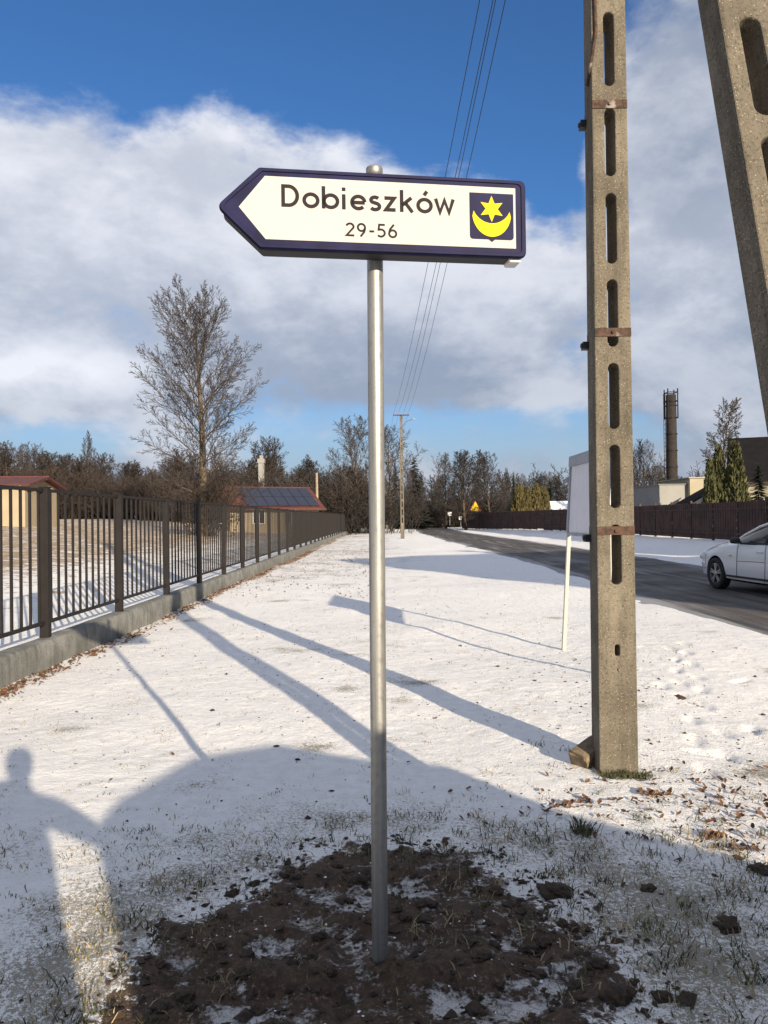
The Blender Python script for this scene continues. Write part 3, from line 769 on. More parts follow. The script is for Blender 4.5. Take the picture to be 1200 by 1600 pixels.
# ------------------------------------------------------------------ wheels shared by the vehicles
RW = 0.315
def wheel_meshes():
    tp = [(RW * .66, -.095), (RW * .90, -.10), (RW * .985, -.08), (RW, -.04), (RW, .04), (RW * .985, .08), (RW * .90, .10), (RW * .66, .095), (RW * .66, -.095)]
    ty = MB().lathe(tp, 40, cap=False).mesh('tyre', M_tyre, True)
    rm = MB().lathe([(RW * .67, .06), (RW * .67, .085), (RW * .62, .09), (RW * .60, .06), (RW * .58, -.02)], 32, cap=False)
    for k in range(5):
        a = 2 * math.pi * k / 5
        for da in (-.16, .16):
            M_ = Matrix.Rotation(a + da, 4, 'Z')
            rm.box(.03, RW * .64, -.016, .016, .050 + .002 * (da > 0), .082 + .002 * (da > 0), M_)
    rm.lathe([(.055, .05), (.055, .088), (.03, .095)], 16)
    br = MB().lathe([(RW * .64, -.03), (RW * .64, .02)], 24).mesh('brake_disc', M_black)
    return ty, rm.mesh('rim', M_rim), br
TY, RM, BR = wheel_meshes()
def add_wheel(parent, x, y, z=RW, outward=-1):
    w = obj('wheel', TY, parent, (x, y, z), (0, R(90) * outward, 0))
    obj('rim', RM, w); obj('brake_disc', BR, w); return w

# ------------------------------------------------------------------ white car
def catmull(P, n):
    out = []
    for i in range(len(P) - 1):
        p0, p1, p2, p3 = P[max(i - 1, 0)], P[i], P[i + 1], P[min(i + 2, len(P) - 1)]
        for k in range(n):
            t = k / n
            out.append([0.5 * (2 * b + (c - a) * t + (2 * a - 5 * b + 4 * c - d) * t * t + (-a + 3 * b - 3 * c + d) * t ** 3) for a, b, c, d in zip(p0, p1, p2, p3)])
    out.append(list(P[-1])); return out
def loft(sections, mats, name, n_st=5):
    """sections: (y, [(x, z) half profile from centre bottom to centre top])"""
    flat = [[s[0]] + [c for p in s[1] for c in p] for s in sections]
    fl = catmull(flat, n_st); v, f = [], []; m = len(sections[0][1])
    ring = 2 * m - 2
    for s in fl:
        pts = [(s[1 + 2 * i], s[2 + 2 * i]) for i in range(m)]
        loop = pts + [(-x, z) for x, z in pts[-2:0:-1]]
        v += [(x, s[0], z) for x, z in loop]
    for i in range(len(fl) - 1):
        for j in range(ring):
            q = (j + 1) % ring
            f.append((i * ring + j, (i + 1) * ring + j, (i + 1) * ring + q, i * ring + q))
    f.append(tuple(range(ring))); f.append(tuple(reversed(range((len(fl) - 1) * ring, len(fl) * ring))))
    me = mesh_from(name, v, f, mats)
    bm = bmesh.new(); bm.from_mesh(me); bmesh.ops.recalc_face_normals(bm, faces=bm.faces); bm.to_mesh(me); bm.free(); return me
def cut(me, cutters):
    o = bpy.data.objects.new('tmp', me); C.objects.link(o); tmp = []
    for cm in cutters:
        c = bpy.data.objects.new('cutter', cm); C.objects.link(c); tmp.append(c)
        md = o.modifiers.new('b', 'BOOLEAN'); md.operation = 'DIFFERENCE'; md.object = c; md.solver = 'EXACT'
    res = baked(o)
    for c in tmp: bpy.data.objects.remove(c)
    bpy.data.objects.remove(o); return res
cwp = on_ground(1120, 921, ROAD_Z)                  # where the front wheel touches the road
_t = R(7.0); CX = cwp.x + .06 + 1.1 * (0.80 * math.cos(_t) + 1.27 * math.sin(_t)); CY = cwp.y + 1.1 * (0.80 * math.sin(_t) - 1.27 * math.cos(_t))
car = thing('car', 'white hatchback car driving away on the dark road', 'car', (CX, CY, ROAD_Z + .015), R(7.0)); car.scale = (1.1, 1.1, 1.1)
def sec(y, w, zb, zs, zt, crown):
    return (y, [(0, zb), (w * .80, zb), (w * .965, zb + .06), (w, zb + .22), (w * 1.0, zs), (w * .985, zt - .10), (w * .945, zt - .02), (w * .80, zt + crown * .55), (w * .4, zt + crown * .92), (0, zt + crown)])
body = loft([sec(2.13, .50, .34, .45, .58, .04), sec(2.05, .70, .26, .46, .66, .05), sec(1.86, .82, .22, .50, .73, .07), sec(1.45, .875, .20, .56, .82, .075), sec(.95, .89, .19, .60, .90, .07),
             sec(.4, .89, .18, .62, .93, .04), sec(-.5, .89, .18, .62, .95, .02), sec(-1.4, .885, .20, .62, .97, .02), sec(-1.9, .84, .24, .6, .96, .02), sec(-2.08, .74, .32, .55, .90, .01)], M_car, 'body', 6)
cutm = []
for y in (1.27, -1.33):
    for s in (-1, 1):
        cutm.append(MB().lathe([(RW + .045, -.20), (RW + .045, .20)], 40, Matrix.Translation((s * .84, y, RW)) @ Matrix.Rotation(R(90), 4, 'Y')).mesh('c', M_black))
for cm in cutm:
    bm = bmesh.new(); bm.from_mesh(cm); bmesh.ops.recalc_face_normals(bm, faces=bm.faces); bm.to_mesh(cm); bm.free()
body = cut(body, cutm); body.materials.clear(); body.materials.append(M_car); body.materials.append(M_black)
for p in body.polygons:
    c = p.center; near = min(math.hypot(c.y - 1.27, c.z - RW), math.hypot(c.y + 1.33, c.z - RW))
    p.material_index = 1 if (near < RW + .047 and abs(c.x) < .86 and (abs(p.normal.x) > .9 and abs(c.x) < .7 or near < RW + .0455)) or c.z < .235 else 0
smooth_angle(body, 32); obj('body', body, car)
def gsec(y, wb, zb, wt, zt):
    return (y, [(0, zb - .05), (wb, zb - .05), (wb, zb), (wb * .5 + wt * .5 + .018, (zb + zt) / 2), (wt, zt - .05), (wt * .9, zt - .01), (wt * .5, zt + .012), (0, zt + .02)])
gh = loft([gsec(.93, .74, .93, .66, .97), gsec(.55, .79, .94, .66, 1.13), gsec(.10, .815, .95, .645, 1.29), gsec(-.4, .82, .96, .64, 1.405), gsec(-1.0, .81, .97, .63, 1.425), gsec(-1.5, .79, .98, .61, 1.36), gsec(-1.85, .75, .98, .6, 1.16), gsec(-2.02, .70, .96, .58, 1.0)], M_glass, 'windows', 5)
smooth_angle(gh, 40); obj('windows', gh, car)
def gp(y, t, off=.006):                       # point on the greenhouse side at station y, t from belt to roof edge
    ysn = [.93, .55, .10, -.4, -1.0, -1.5, -1.85, -2.02]
    wb = np.interp(-y, [-a for a in ysn], [.74, .79, .815, .82, .81, .79, .75, .70]); zb = np.interp(-y, [-a for a in ysn], [.93, .94, .95, .96, .97, .98, .98, .96])
    wt = np.interp(-y, [-a for a in ysn], [.66, .66, .645, .64, .63, .61, .6, .58]); z1 = np.interp(-y, [-a for a in ysn], [.97, 1.13, 1.29, 1.405, 1.425, 1.36, 1.16, 1.0])
    return float(wb + (wt - wb) * t + off), float(zb + (z1 - .03 - zb) * t)
for s in (-1, 1):
    A = MB()
    pts = [(s * gp(y, 1.0)[0], y, gp(y, 1.0)[1]) for y in (.93, .75, .55, .3, .10, -.15, -.4, -1.0, -1.5, -1.75, -1.95)]
    A.tube(pts, .028, 8); A.build('roof_rail', M_car, car, smooth=True)
    B = MB().tube([(s * gp(-.32, 0.0)[0], -.30, .95), (s * gp(-.36, .5)[0], -.34, gp(-.36, .5)[1]), (s * gp(-.4, 1)[0], -.38, gp(-.4, 1)[1])], .03, 6).build('pillar', M_black, car)
    MB().tube([(s * gp(-1.25, 0.0)[0], -1.2, .96), (s * gp(-1.3, .5)[0], -1.32, gp(-1.3, .5)[1]), (s * gp(-1.5, 1)[0], -1.48, gp(-1.5, 1)[1])], .045, 6).build('pillar', M_car, car)
    MB().tube([(s * .825, y, gp(y, 0)[1] + .004) for y in (.62, .3, 0, -.5, -1.2)], .011, 6).build('window_trim', M_black, car)
    # door shut lines, handles, mirror, lamps
    for pts in ([(s * .893, .52, .28), (s * .8945, .50, .6), (s * .882, .50, .84), (s * .85, .50, .915)], [(s * .893, -.36, .25), (s * .8945, -.38, .6), (s * .884, -.38, .86), (s * .85, -.36, .93)]):
        MB().tube(pts, .0045, 5).build('door_seam', M_black, car)
    for pts in ([(s * .8875, 1.62, .48), (s * .872, 1.66, .60), (s * .845, 1.70, .70)], [(s * .80, 1.72, .752), (s * .825, 1.3, .875), (s * .82, .9, .945)], [(s * .894, 1.62, .40), (s * .86, 1.82, .40), (s * .75, 2.02, .40)],
                [(s * .8965, .49, .60), (s * .8955, 0, .615), (s * .8955, -.37, .62)]):
        MB().tube(pts, .0038, 5).build('panel_seam', M_black, car)
    obj('indicator', MB().box(-.004, .004, -.045, .045, -.012, .012).mesh('indicator', M_yellow), car, (s * .893, .72, .70))
    hd = MB().box(-.012, .016, -.09, .09, -.014, .014).mesh('door_handle', M_car); bevel_mesh(hd, .006, 1); obj('door_handle', hd, car, (s * .893, -.22, .80)); 
    mrm = MB().lathe([(.01, -.11), (.07, -.09), (.085, 0), (.07, .07), (.02, .10)], 16, Matrix.Diagonal((.75, .62, 1, 1)) ).mesh('mirror', M_black, True)
    mr = obj('mirror', mrm, car, (s * .965, .42, 1.0), (0, R(90), 0)); MB().tube([(s * .83, .45, .96), (s * .93, .43, .985)], .02, 6).build('mirror_arm', M_black, car)
    lm_ = MB().lathe([(.01, -.05), (.10, -.02), (.13, .0), (.10, .03), (.01, .05)], 16, Matrix.Diagonal((.75, 1.6, .8, 1))).mesh('headlight', M_lamp, True)
    obj('headlight', lm_, car, (s * .715, 1.83, .645), (R(-10), R(62) * s, R(-28) * s))
    MB().box(-.006, .006, -.9, .9, -.02, .02).build('sill_trim', M_black, car, (s * .886, 0, .30))
    for y in (1.27, -1.33): add_wheel(car, s * .80, y, RW, s)
rp = loft([(-.22, [(0, 1.387), (.58, 1.367), (.60, 1.373), (.3, 1.398), (0, 1.402)]), (-.5, [(0, 1.434), (.585, 1.41), (.605, 1.417), (.3, 1.445), (0, 1.45)]), (-1.0, [(0, 1.44), (.575, 1.416), (.595, 1.423), (.3, 1.45), (0, 1.455)]), (-1.6, [(0, 1.345), (.56, 1.32), (.58, 1.327), (.3, 1.36), (0, 1.365)])], M_car, 'roof', 5)
smooth_angle(rp, 40); obj('roof', rp, car)

# ------------------------------------------------------------------ trees
def perp(d):
    a = Vector((0, 0, 1)) if abs(d.z) < .9 else Vector((1, 0, 0))
    u = d.cross(a).normalized(); return u, d.cross(u).normalized()
class Tree:
    def __init__(s, seed): s.r = random.Random(seed); s.parts = {0: ([], []), 1: ([], [])}
    def seg(s, pts, rads, n, bucket):
        v, f = s.parts[bucket]; k = len(v)
        for i, p in enumerate(pts):
            d = (pts[min(i + 1, len(pts) - 1)] - pts[max(i - 1, 0)])
            d = d.normalized() if d.length > 1e-6 else Vector((0, 0, 1)); a, b = perp(d)
            for j in range(n):
                t = 2 * math.pi * j / n; v.append(tuple(p + (a * math.cos(t) + b * math.sin(t)) * rads[i]))
        for i in range(len(pts) - 1):
            for j in range(n):
                q = (j + 1) % n; f.append((k + i * n + j, k + i * n + q, k + (i + 1) * n + q, k + (i + 1) * n + j))
    def branch(s, p, d, L, r0, lev, P):
        r = s.r; ns = P['nseg'][lev]; pts = [p.copy()]; rads = [r0]; dirs = [d.copy()]
        for i in range(ns):
            d = (d + Vector((r.gauss(0, 1), r.gauss(0, 1), r.gauss(0, 1))) * P['wob'][lev] + Vector((0, 0, P['up'][lev]))).normalized()
            pts.append(pts[-1] + d * (L / ns)); t = (i + 1) / ns; rads.append(max(P['rmin'], r0 * (1 - t * P['taper'][lev]))); dirs.append(d.copy())
        s.seg(pts, rads, P['sides'][lev], 0 if lev < P['trunk_lev'] else 1)
        if lev + 1 >= len(P['nseg']): return
        nc = P['kids'][lev]; nc = max(1, int(round(nc * r.uniform(.8, 1.2))))
        g = r.uniform(0, 6.28)
        for c in range(nc):
            t = P['start'][lev] + (1 - P['start'][lev]) * (c + r.uniform(.2, .8)) / nc
            x = t * ns; i = min(int(x), ns - 1); fr = x - i
            q = pts[i].lerp(pts[i + 1], fr); dd = dirs[i + 1]; rr = rads[i] + (rads[i + 1] - rads[i]) * fr
            a, b = perp(dd); g += 2.4 + r.uniform(-.5, .5); an = R(P['ang'][lev] * r.uniform(.75, 1.25)) * (1.0 - P['close'][lev] * t)
            if lev == 0 and 'angf' in P: an = R(P['angf'](t) * r.uniform(.85, 1.15))
            nd = (dd * math.cos(an) + (a * math.cos(g) + b * math.sin(g)) * math.sin(an)).normalized()
            prof = P['shape'](t) if lev == 0 else (1 - .55 * t)
            jit = P.get('jit', .25) if lev == 0 else .25
            s.branch(q, nd, L * P['ratio'][lev] * prof * r.uniform(1 - jit, 1 + jit * .8), min(rr * .8, max(P['rmin'], r0 * P['rr'][lev] * prof)), lev + 1, P)
    def meshes(s, name, mt, mc):
        a = mesh_from(name + '_trunk', s.parts[0][0], s.parts[0][1], mt, True); b = mesh_from(name + '_crown', s.parts[1][0], s.parts[1][1], mc, True); return a, b
base_P = dict(nseg=[9, 6, 4, 3, 2], wob=[.04, .08, .09, .10, .10], up=[.03, .06, .05, .03, .02], rmin=.012, taper=[.92, .9, .88, .8, .7], sides=[9, 5, 4, 3, 3],
              trunk_lev=2, kids=[26, 9, 7, 5], start=[.2, .2, .15, .1], ang=[62, 44, 40, 36], close=[.55, .2, .1, .1], ratio=[.46, .46, .50, .58], rr=[.34, .5, .5, .5], shape=lambda t: 1.1 - .75 * t)
def P_(**k): d = dict(base_P); d.update(k); return d
def make_tree(seed, H, r0, P, tilt=0.0):
    t = Tree(seed); t.branch(Vector((0, 0, -.2)), Vector((tilt, 0, 1)).normalized(), H, r0, 0, P); return t

# the tall lime tree behind the fence
tb = at(318, 790, 46); gzb = gz(tb.x, tb.y); HT = at(310, 448, 46).z - gzb
def lime_len(t): return float(np.interp(t, [.15, .24, .38, .6, .8, 1], [.22, .31, .40, .39, .31, .19]))
def lime_ang(t): return float(np.interp(t, [.15, .24, .38, .6, .8, 1], [80, 66, 50, 40, 34, 28]))
bt = make_tree(9, HT * .87, .31, P_(rr=[.40, .40, .5, .5], kids=[36, 15, 8, 4], start=[.15, .10, .10, .1], nseg=[12, 8, 4, 3, 2], wob=[.018, .045, .07, .09, .10], up=[.03, .012, .03, .02, .01],
               ratio=[1.0, .38, .46, .6], ang=[58, 36, 34, 30], close=[0, .2, .1, .1], rmin=.0085, jit=.13, shape=lime_len, angf=lime_ang))
ma, mb_ = bt.meshes('lime_tree', M_barkl, M_twig)
lime = thing('bare_tree', 'tall bare lime tree rising behind the picket fence with a rounded crown', 'tree', (tb.x, tb.y, gzb), R(40))
obj('trunk', ma, lime); obj('crown', mb_, lime)
# shoots round its foot
sh = Tree(15)
for i in range(80):
    a = sh.r.uniform(0, 6.28); rr = abs(sh.r.gauss(0, 1.3)); an = R(sh.r.uniform(8, 42))
    sh.branch(Vector((math.cos(a) * rr * .6, math.sin(a) * rr * .6, -.1)), Vector((math.cos(a) * math.sin(an), math.sin(a) * math.sin(an), math.cos(an))), sh.r.uniform(1.8, 3.9), .022, 0,
              P_(nseg=[5, 3, 2], wob=[.08, .15, .2], up=[.02, .02, 0], kids=[6, 4], start=[.25, .2], ang=[32, 35], ratio=[.4, .5], rr=[.5, .5], sides=[3, 3, 3], taper=[.8, .8, .7], trunk_lev=0, shape=lambda t: 1.0, close=[0, 0]))
o = obj('shoots', mesh_from('shoots', sh.parts[1][0], sh.parts[1][1], M_twigr, True), lime)

protos = {}
def proto(key, mt, mc, seed, H, r0, P): t_ = make_tree(seed, H, r0, P); ms_ = t_.meshes(key, mt, mc); protos[key] = (ms_, max(q[2] for q in t_.parts[1][0]))
proto('round', M_bark, M_twigg, 21, 9.0, .20, P_(angf=lambda t: float(np.interp(t, [.1, .3, .6, 1], [68, 48, 34, 20])), kids=[24, 9, 7, 4], rmin=.012, rr=[.24, .5, .5, .5], close=[.62, .2, .1, .1], jit=.15, shape=lambda t: .45 + .62 * math.sin(math.pi * min(1, t * .85 + .12)), sides=[7, 4, 3, 3, 3]))
proto('upright', M_bark, M_twig, 22, 10.0, .20, P_(kids=[24, 8, 7, 4], ang=[40, 36, 36, 34], up=[.03, .09, .06, .03, .02], rmin=.013, sides=[7, 4, 3, 3, 3], start=[.12, .15, .15, .1], shape=lambda t: 1.0 - .6 * t))
proto('wide', M_bark, M_twigr, 23, 8.0, .22, P_(angf=lambda t: float(np.interp(t, [.1, .3, .6, 1], [68, 48, 34, 20])), kids=[24, 10, 8, 4], ang=[66, 46, 40, 36], start=[.10, .15, .1, .1], rmin=.013, rr=[.24, .5, .5, .5], close=[.6, .2, .1, .1], jit=.15, shape=lambda t: .45 + .62 * math.sin(math.pi * min(1, t * .85 + .12)), sides=[7, 4, 3, 3, 3]))
proto('twin', M_bark, M_twigg, 24, 9.0, .18, P_(kids=[22, 9, 7, 4], start=[.42, .2, .15, .1], ratio=[.30, .5, .46, .5], jit=.12, rmin=.013, sides=[7, 4, 3, 3, 3], shape=lambda t: 1.0 - .5 * t))
proto('dark', M_bark, M_twigd, 25, 8.4, .20, P_(angf=lambda t: float(np.interp(t, [.1, .3, .6, 1], [68, 48, 34, 20])), kids=[28, 10, 8, 4], ang=[58, 44, 40, 36], start=[.08, .1, .1, .1], rmin=.014, rr=[.24, .5, .5, .5], close=[.6, .2, .1, .1], jit=.15, shape=lambda t: .45 + .62 * math.sin(math.pi * min(1, t * .85 + .12)), sides=[7, 4, 3, 3, 3], up=[.03, .06, .05, .03, .02]))
def shrub(seed, mc, n, H, spread):
    t = Tree(seed)
    for i in range(n):
        a = t.r.uniform(0, 6.28); rr = abs(t.r.gauss(0, spread)); an = R(t.r.uniform(2, 30))
        t.branch(Vector((math.cos(a) * rr, math.sin(a) * rr, -.1)), Vector((math.cos(a) * math.sin(an), math.sin(a) * math.sin(an), math.cos(an))), H * t.r.uniform(.6, 1.05), .03, 0,
                 P_(nseg=[5, 3, 2], wob=[.1, .16, .2], up=[.03, .03, 0], kids=[9, 5], start=[.12, .15], ang=[38, 40], ratio=[.42, .5], rr=[.6, .6], sides=[3, 3, 3], taper=[.7, .7, .6], trunk_lev=0, shape=lambda t: 1.05 - .5 * t, close=[0, 0], rmin=.016))
    return mesh_from('twigs', t.parts[1][0], t.parts[1][1], mc, True)
shrubs = [shrub(31, M_twigr, 90, 4.2, 1.6), shrub(32, M_twig, 90, 4.6, 1.8), shrub(33, M_twigd, 110, 4.0, 1.8)]

def plant_tree(key, px, ytop, dist, label, group=None, rot=0.0, ws=1.0, name='bare_tree'):
    (a, b), H0 = protos[key]; p = at(px, 800, dist); g0 = gz(p.x, p.y); H = at(px, ytop, dist).z - g0; s = H / H0
    t = thing(name, label, 'tree', (p.x, p.y, g0), rot, group); t.scale = (s * ws, s * ws, s)
    obj('trunk', a, t); obj('crown', b, t); return t
def plant_shrub(i, px, ytop, dist, label, group, rot, ws=1.0):
    p = at(px, 800, dist); g0 = gz(p.x, p.y); H = at(px, ytop, dist).z - g0; s = H / 4.6
    o = obj('bare_shrub', shrubs[i], None, (p.x, p.y, g0), (0, 0, rot)); o.scale = (s * ws, s * ws, s); return tag(o, label, 'shrub', group)

# singled-out trees
plant_tree('twin', 1119, 618, 78, 'bare tree with two slim trunks above the dark roofed house', rot=.6, ws=1.05)
plant_tree('round', 560, 646, 84, 'tall pale bare tree with fine twigs behind the galvanised pole', rot=1.0, ws=1.0)
plant_tree('round', 612, 662, 92, 'pale bare tree just left of the far power pole', rot=2.6, ws=1.1)
plant_tree('dark', 728, 700, 96, 'dense dark bare tree behind the yellow warning sign', rot=.4, ws=1.15)
plant_tree('dark', 765, 702, 104, 'dense dark bare tree beside the one behind the warning sign', rot=2.2, ws=1.0)
plant_tree('round', 697, 706, 112, 'grey bare tree at the far end of the road', rot=3.0, ws=.9)
plant_tree('round', 1010, 684, 74, 'grey bare tree between the slotted pole and the tall chimney', rot=2.0, ws=.8)
plant_tree('upright', 997, 700, 82, 'slim brown bare tree behind the slotted pole', rot=4.0, ws=.9)
plant_tree('upright', 138, 672, 92, 'tall narrow brown bare tree above the left wood', rot=1.2, ws=.75)
plant_tree('wide', 412, 680, 88, 'rounded brown bare tree behind the house with solar panels', rot=.2, ws=1.0)
plant_tree('round', 44, 690, 96, 'grey bare tree at the end of the left wood', rot=5.0, ws=1.0)
# the wood along the left and behind
GW = 'bare trees of the wood behind the picket fence'; LW = 'bare brown tree in the wood behind the picket fence'
for i in range(30):
    px = -25 + i * 20.5 + rnd.uniform(-9, 9)
    if 495 < px < 520: px -= 15
    dist = rnd.uniform(88, 118); yt = rnd.uniform(686, 736)
    plant_tree(rnd.choice(['wide', 'upright', 'wide', 'dark', 'dark']), px, yt, dist, LW, GW, rnd.uniform(0, 6.28), rnd.uniform(1.0, 1.35))
GR = 'low bare trees on the far side of the road'; LR = 'low bare tree on the skyline across the road'
for px, yt, dist in [(655, 735, 120), (680, 740, 125), (815, 738, 112), (838, 742, 108), (858, 735, 115), (880, 742, 110), (905, 735, 105), (940, 740, 100), (1060, 742, 96), (1090, 735, 92), (640, 728, 110), (790, 730, 120), (1025, 728, 90)]:
    plant_tree(rnd.choice(['round', 'dark', 'round', 'upright']), px, yt, dist, LR, GR, rnd.uniform(0, 6.28), rnd.uniform(.9, 1.3))
GS = 'bare shrubs of the undergrowth in the left wood'; LS = 'dense bare shrub under the trees of the left wood'
for i in range(30):
    px = -20 + i * 20 + rnd.uniform(-8, 8)
    plant_shrub(rnd.choice([0, 0, 1, 2]), px, rnd.uniform(730, 762), rnd.uniform(80, 96), LS, GS, rnd.uniform(0, 6.28), rnd.uniform(1.1, 1.5))
GS2 = 'dark shrubs at the far end of the road'; LS2 = 'dark bare shrub at the far end of the road'
for i in range(14):
    px = 640 + i * 16 + rnd.uniform(-6, 6)
    plant_shrub(2, px, rnd.uniform(775, 792), rnd.uniform(122, 135), LS2, GS2, rnd.uniform(0, 6.28), 2.0)

# far wood closing the horizon
fw = Tree(77)
def far_wood():
    t = Tree(78)
    for i in range(700):
        a = R(rnd.uniform(-62, 62)); dd = rnd.uniform(150, 200); x, y = math.sin(a) * dd, math.cos(a) * dd
        t.branch(Vector((x, y, gz(x, y) - .3)), Vector((0, 0, 1)), rnd.uniform(6, 10.5), .13, 0,
                 P_(nseg=[4, 3, 2], wob=[.06, .16, .2], up=[.03, .1, .03], kids=[13, 6], start=[.1, .15], ang=[50, 42], ratio=[.42, .5], rr=[.5, .6], sides=[3, 3, 3], taper=[.8, .7, .6], trunk_lev=0, shape=lambda t: 1.0 - .5 * t, close=[.3, 0], rmin=.045))
    return mesh_from('far_wood', t.parts[1][0], t.parts[1][1], M_twigd)
o = obj('far_wood', far_wood()); tag(o, 'distant dark leafless wood closing the view', 'wood', kind='stuff')

# evergreens ---------------------------------------------------------------
def thuja_mesh(seed, H, r_, mc, n=5200, power=.62, wisp=.16):
    r = random.Random(seed); v, f = [], []
    for i in range(n):
        t = r.random() ** 1.15; env = r_ * ((1 - t) ** power) * min(1, .55 + t * 3.0)
        a = r.uniform(0, 6.28); lob = 1 + .16 * math.sin(5 * a + 9 * t) + .10 * math.sin(11 * a - 14 * t)
        rad = env * lob * (1 - .45 * r.random() ** 2.2); p = Vector((math.cos(a) * rad, math.sin(a) * rad, t * H))
        up = Vector((math.cos(a) * .35 + r.gauss(0, .25), math.sin(a) * .35 + r.gauss(0, .25), 1)).normalized(); side = up.cross(Vector((r.gauss(0, 1), r.gauss(0, 1), r.gauss(0, .3)))).normalized()
        L = wisp * r.uniform(.7, 1.5); w = L * .30; k = len(v)
        v += [tuple(p - side * w), tuple(p + side * w), tuple(p + up * L + side * w * .5), tuple(p + up * L * 1.4)]
        f.append((k, k + 1, k + 2, k + 3))
    return mesh_from('foliage', v, f, mc)
def stem_mesh(H, r_): return MB().tube([(0, 0, -.2), (0, 0, H * .4), (0, 0, H * .8)], [r_, r_ * .7, r_ * .25], 7).mesh('trunk', M_bark, True)
thA = thuja_mesh(41, 4.0, .62, M_thuja); thB = thuja_mesh(42, 4.0, .55, M_thuja); thY = thuja_mesh(43, 3.4, .75, M_thujay); stm = stem_mesh(3.6, .08)
def plant_thuja(me, H0, px, ytop, dist, label, group, ws=1.0, name='thuja'):
    p = at(px, 800, dist); g0 = gz(p.x, p.y); H = at(px, ytop, dist).z - g0; s = H / H0
    t = thing(name, label, 'tree', (p.x, p.y, g0), rnd.uniform(0, 6.28), group); t.scale = (s * ws, s * ws, s)
    obj('foliage', me, t); obj('trunk', stm, t); return t
plant_thuja(thB, 4.2, 1110, 717, 46, 'short columnar thuja, first of the row beside the dark roofed house', 'thujas by the dark roofed house', .80)
plant_thuja(thA, 4.2, 1124, 695, 46.5, 'columnar thuja in the middle of the row beside the dark roofed house', 'thujas by the dark roofed house', .78)
plant_thuja(thA, 4.2, 1150, 690, 46, 'wide columnar thuja in front of the dark roofed house', 'thujas by the dark roofed house', .95)
for i, px in enumerate((812, 824, 838, 850)):
    plant_thuja(thY, 3.6, px, 755 + (i % 2) * 5, 84, 'yellowish bushy thuja behind the brown board fence', 'yellowish thujas behind the board fence', 1.0)
plant_thuja(thY, 3.6, 988, 762, 60, 'brownish thuja right beside the slotted pole above the board fence', None, .8)
def spruce_mesh(seed, H, r_, mc, tiers=34):
    r = random.Random(seed); v, f = [], []
    for i in range(tiers):
        t = i / tiers; R_ = r_ * (1 - t) ** .85
        for j in range(13):
            a = r.uniform(0, 6.28); L = R_ * r.uniform(.6, 1.1); z0 = H * (.03 + .95 * t) + r.uniform(-.16, .16)
            for s in range(14):
                q = (s + 1) / 14; c = Vector((math.cos(a) * L * q, math.sin(a) * L * q, z0 - .45 * L * q + .2 * L * q * q))
                for sd in (-1, 1):
                    d = Vector((math.cos(a + sd * .9), math.sin(a + sd * .9), -.25)); w = .10 + .20 * L * (1 - q) * r.uniform(.5, 1.1); nrm = Vector((math.cos(a), math.sin(a), 0)) * .045; k = len(v)
                    v += [tuple(c - nrm), tuple(c + nrm), tuple(c + d * w)]; f.append((k, k + 1, k + 2))
    return mesh_from('foliage', v, f, mc)
spm = spruce_mesh(51, 5.0, 1.5, M_conif); 
def plant_spruce(px, ytop, dist, label, group=None, ws=1.0):
    p = at(px, 800, dist); g0 = gz(p.x, p.y); s = (at(px, ytop, dist).z - g0) / 5.0
    t = thing('spruce_tree', label, 'tree', (p.x, p.y, g0), rnd.uniform(0, 6), group); t.scale = (s * ws, s * ws, s); obj('foliage', spm, t); obj('trunk', stm, t)
plant_spruce(1186, 722, 40, 'low dark spruce in front of the house with the dark roof', ws=1.2)
plant_spruce(648, 712, 110, 'dark pine like spruce right of the far power pole', 'dark evergreens beyond the far pole', 1.0)
plant_spruce(618, 722, 112, 'dark evergreen between the galvanised pole and the far power pole', 'dark evergreens beyond the far pole', .8)
plant_spruce(803, 735, 104, 'narrow dark evergreen left of the yellowish thujas', None, .5)
plant_spruce(860, 748, 100, 'dark low evergreen right of the yellowish thujas', None, .9)

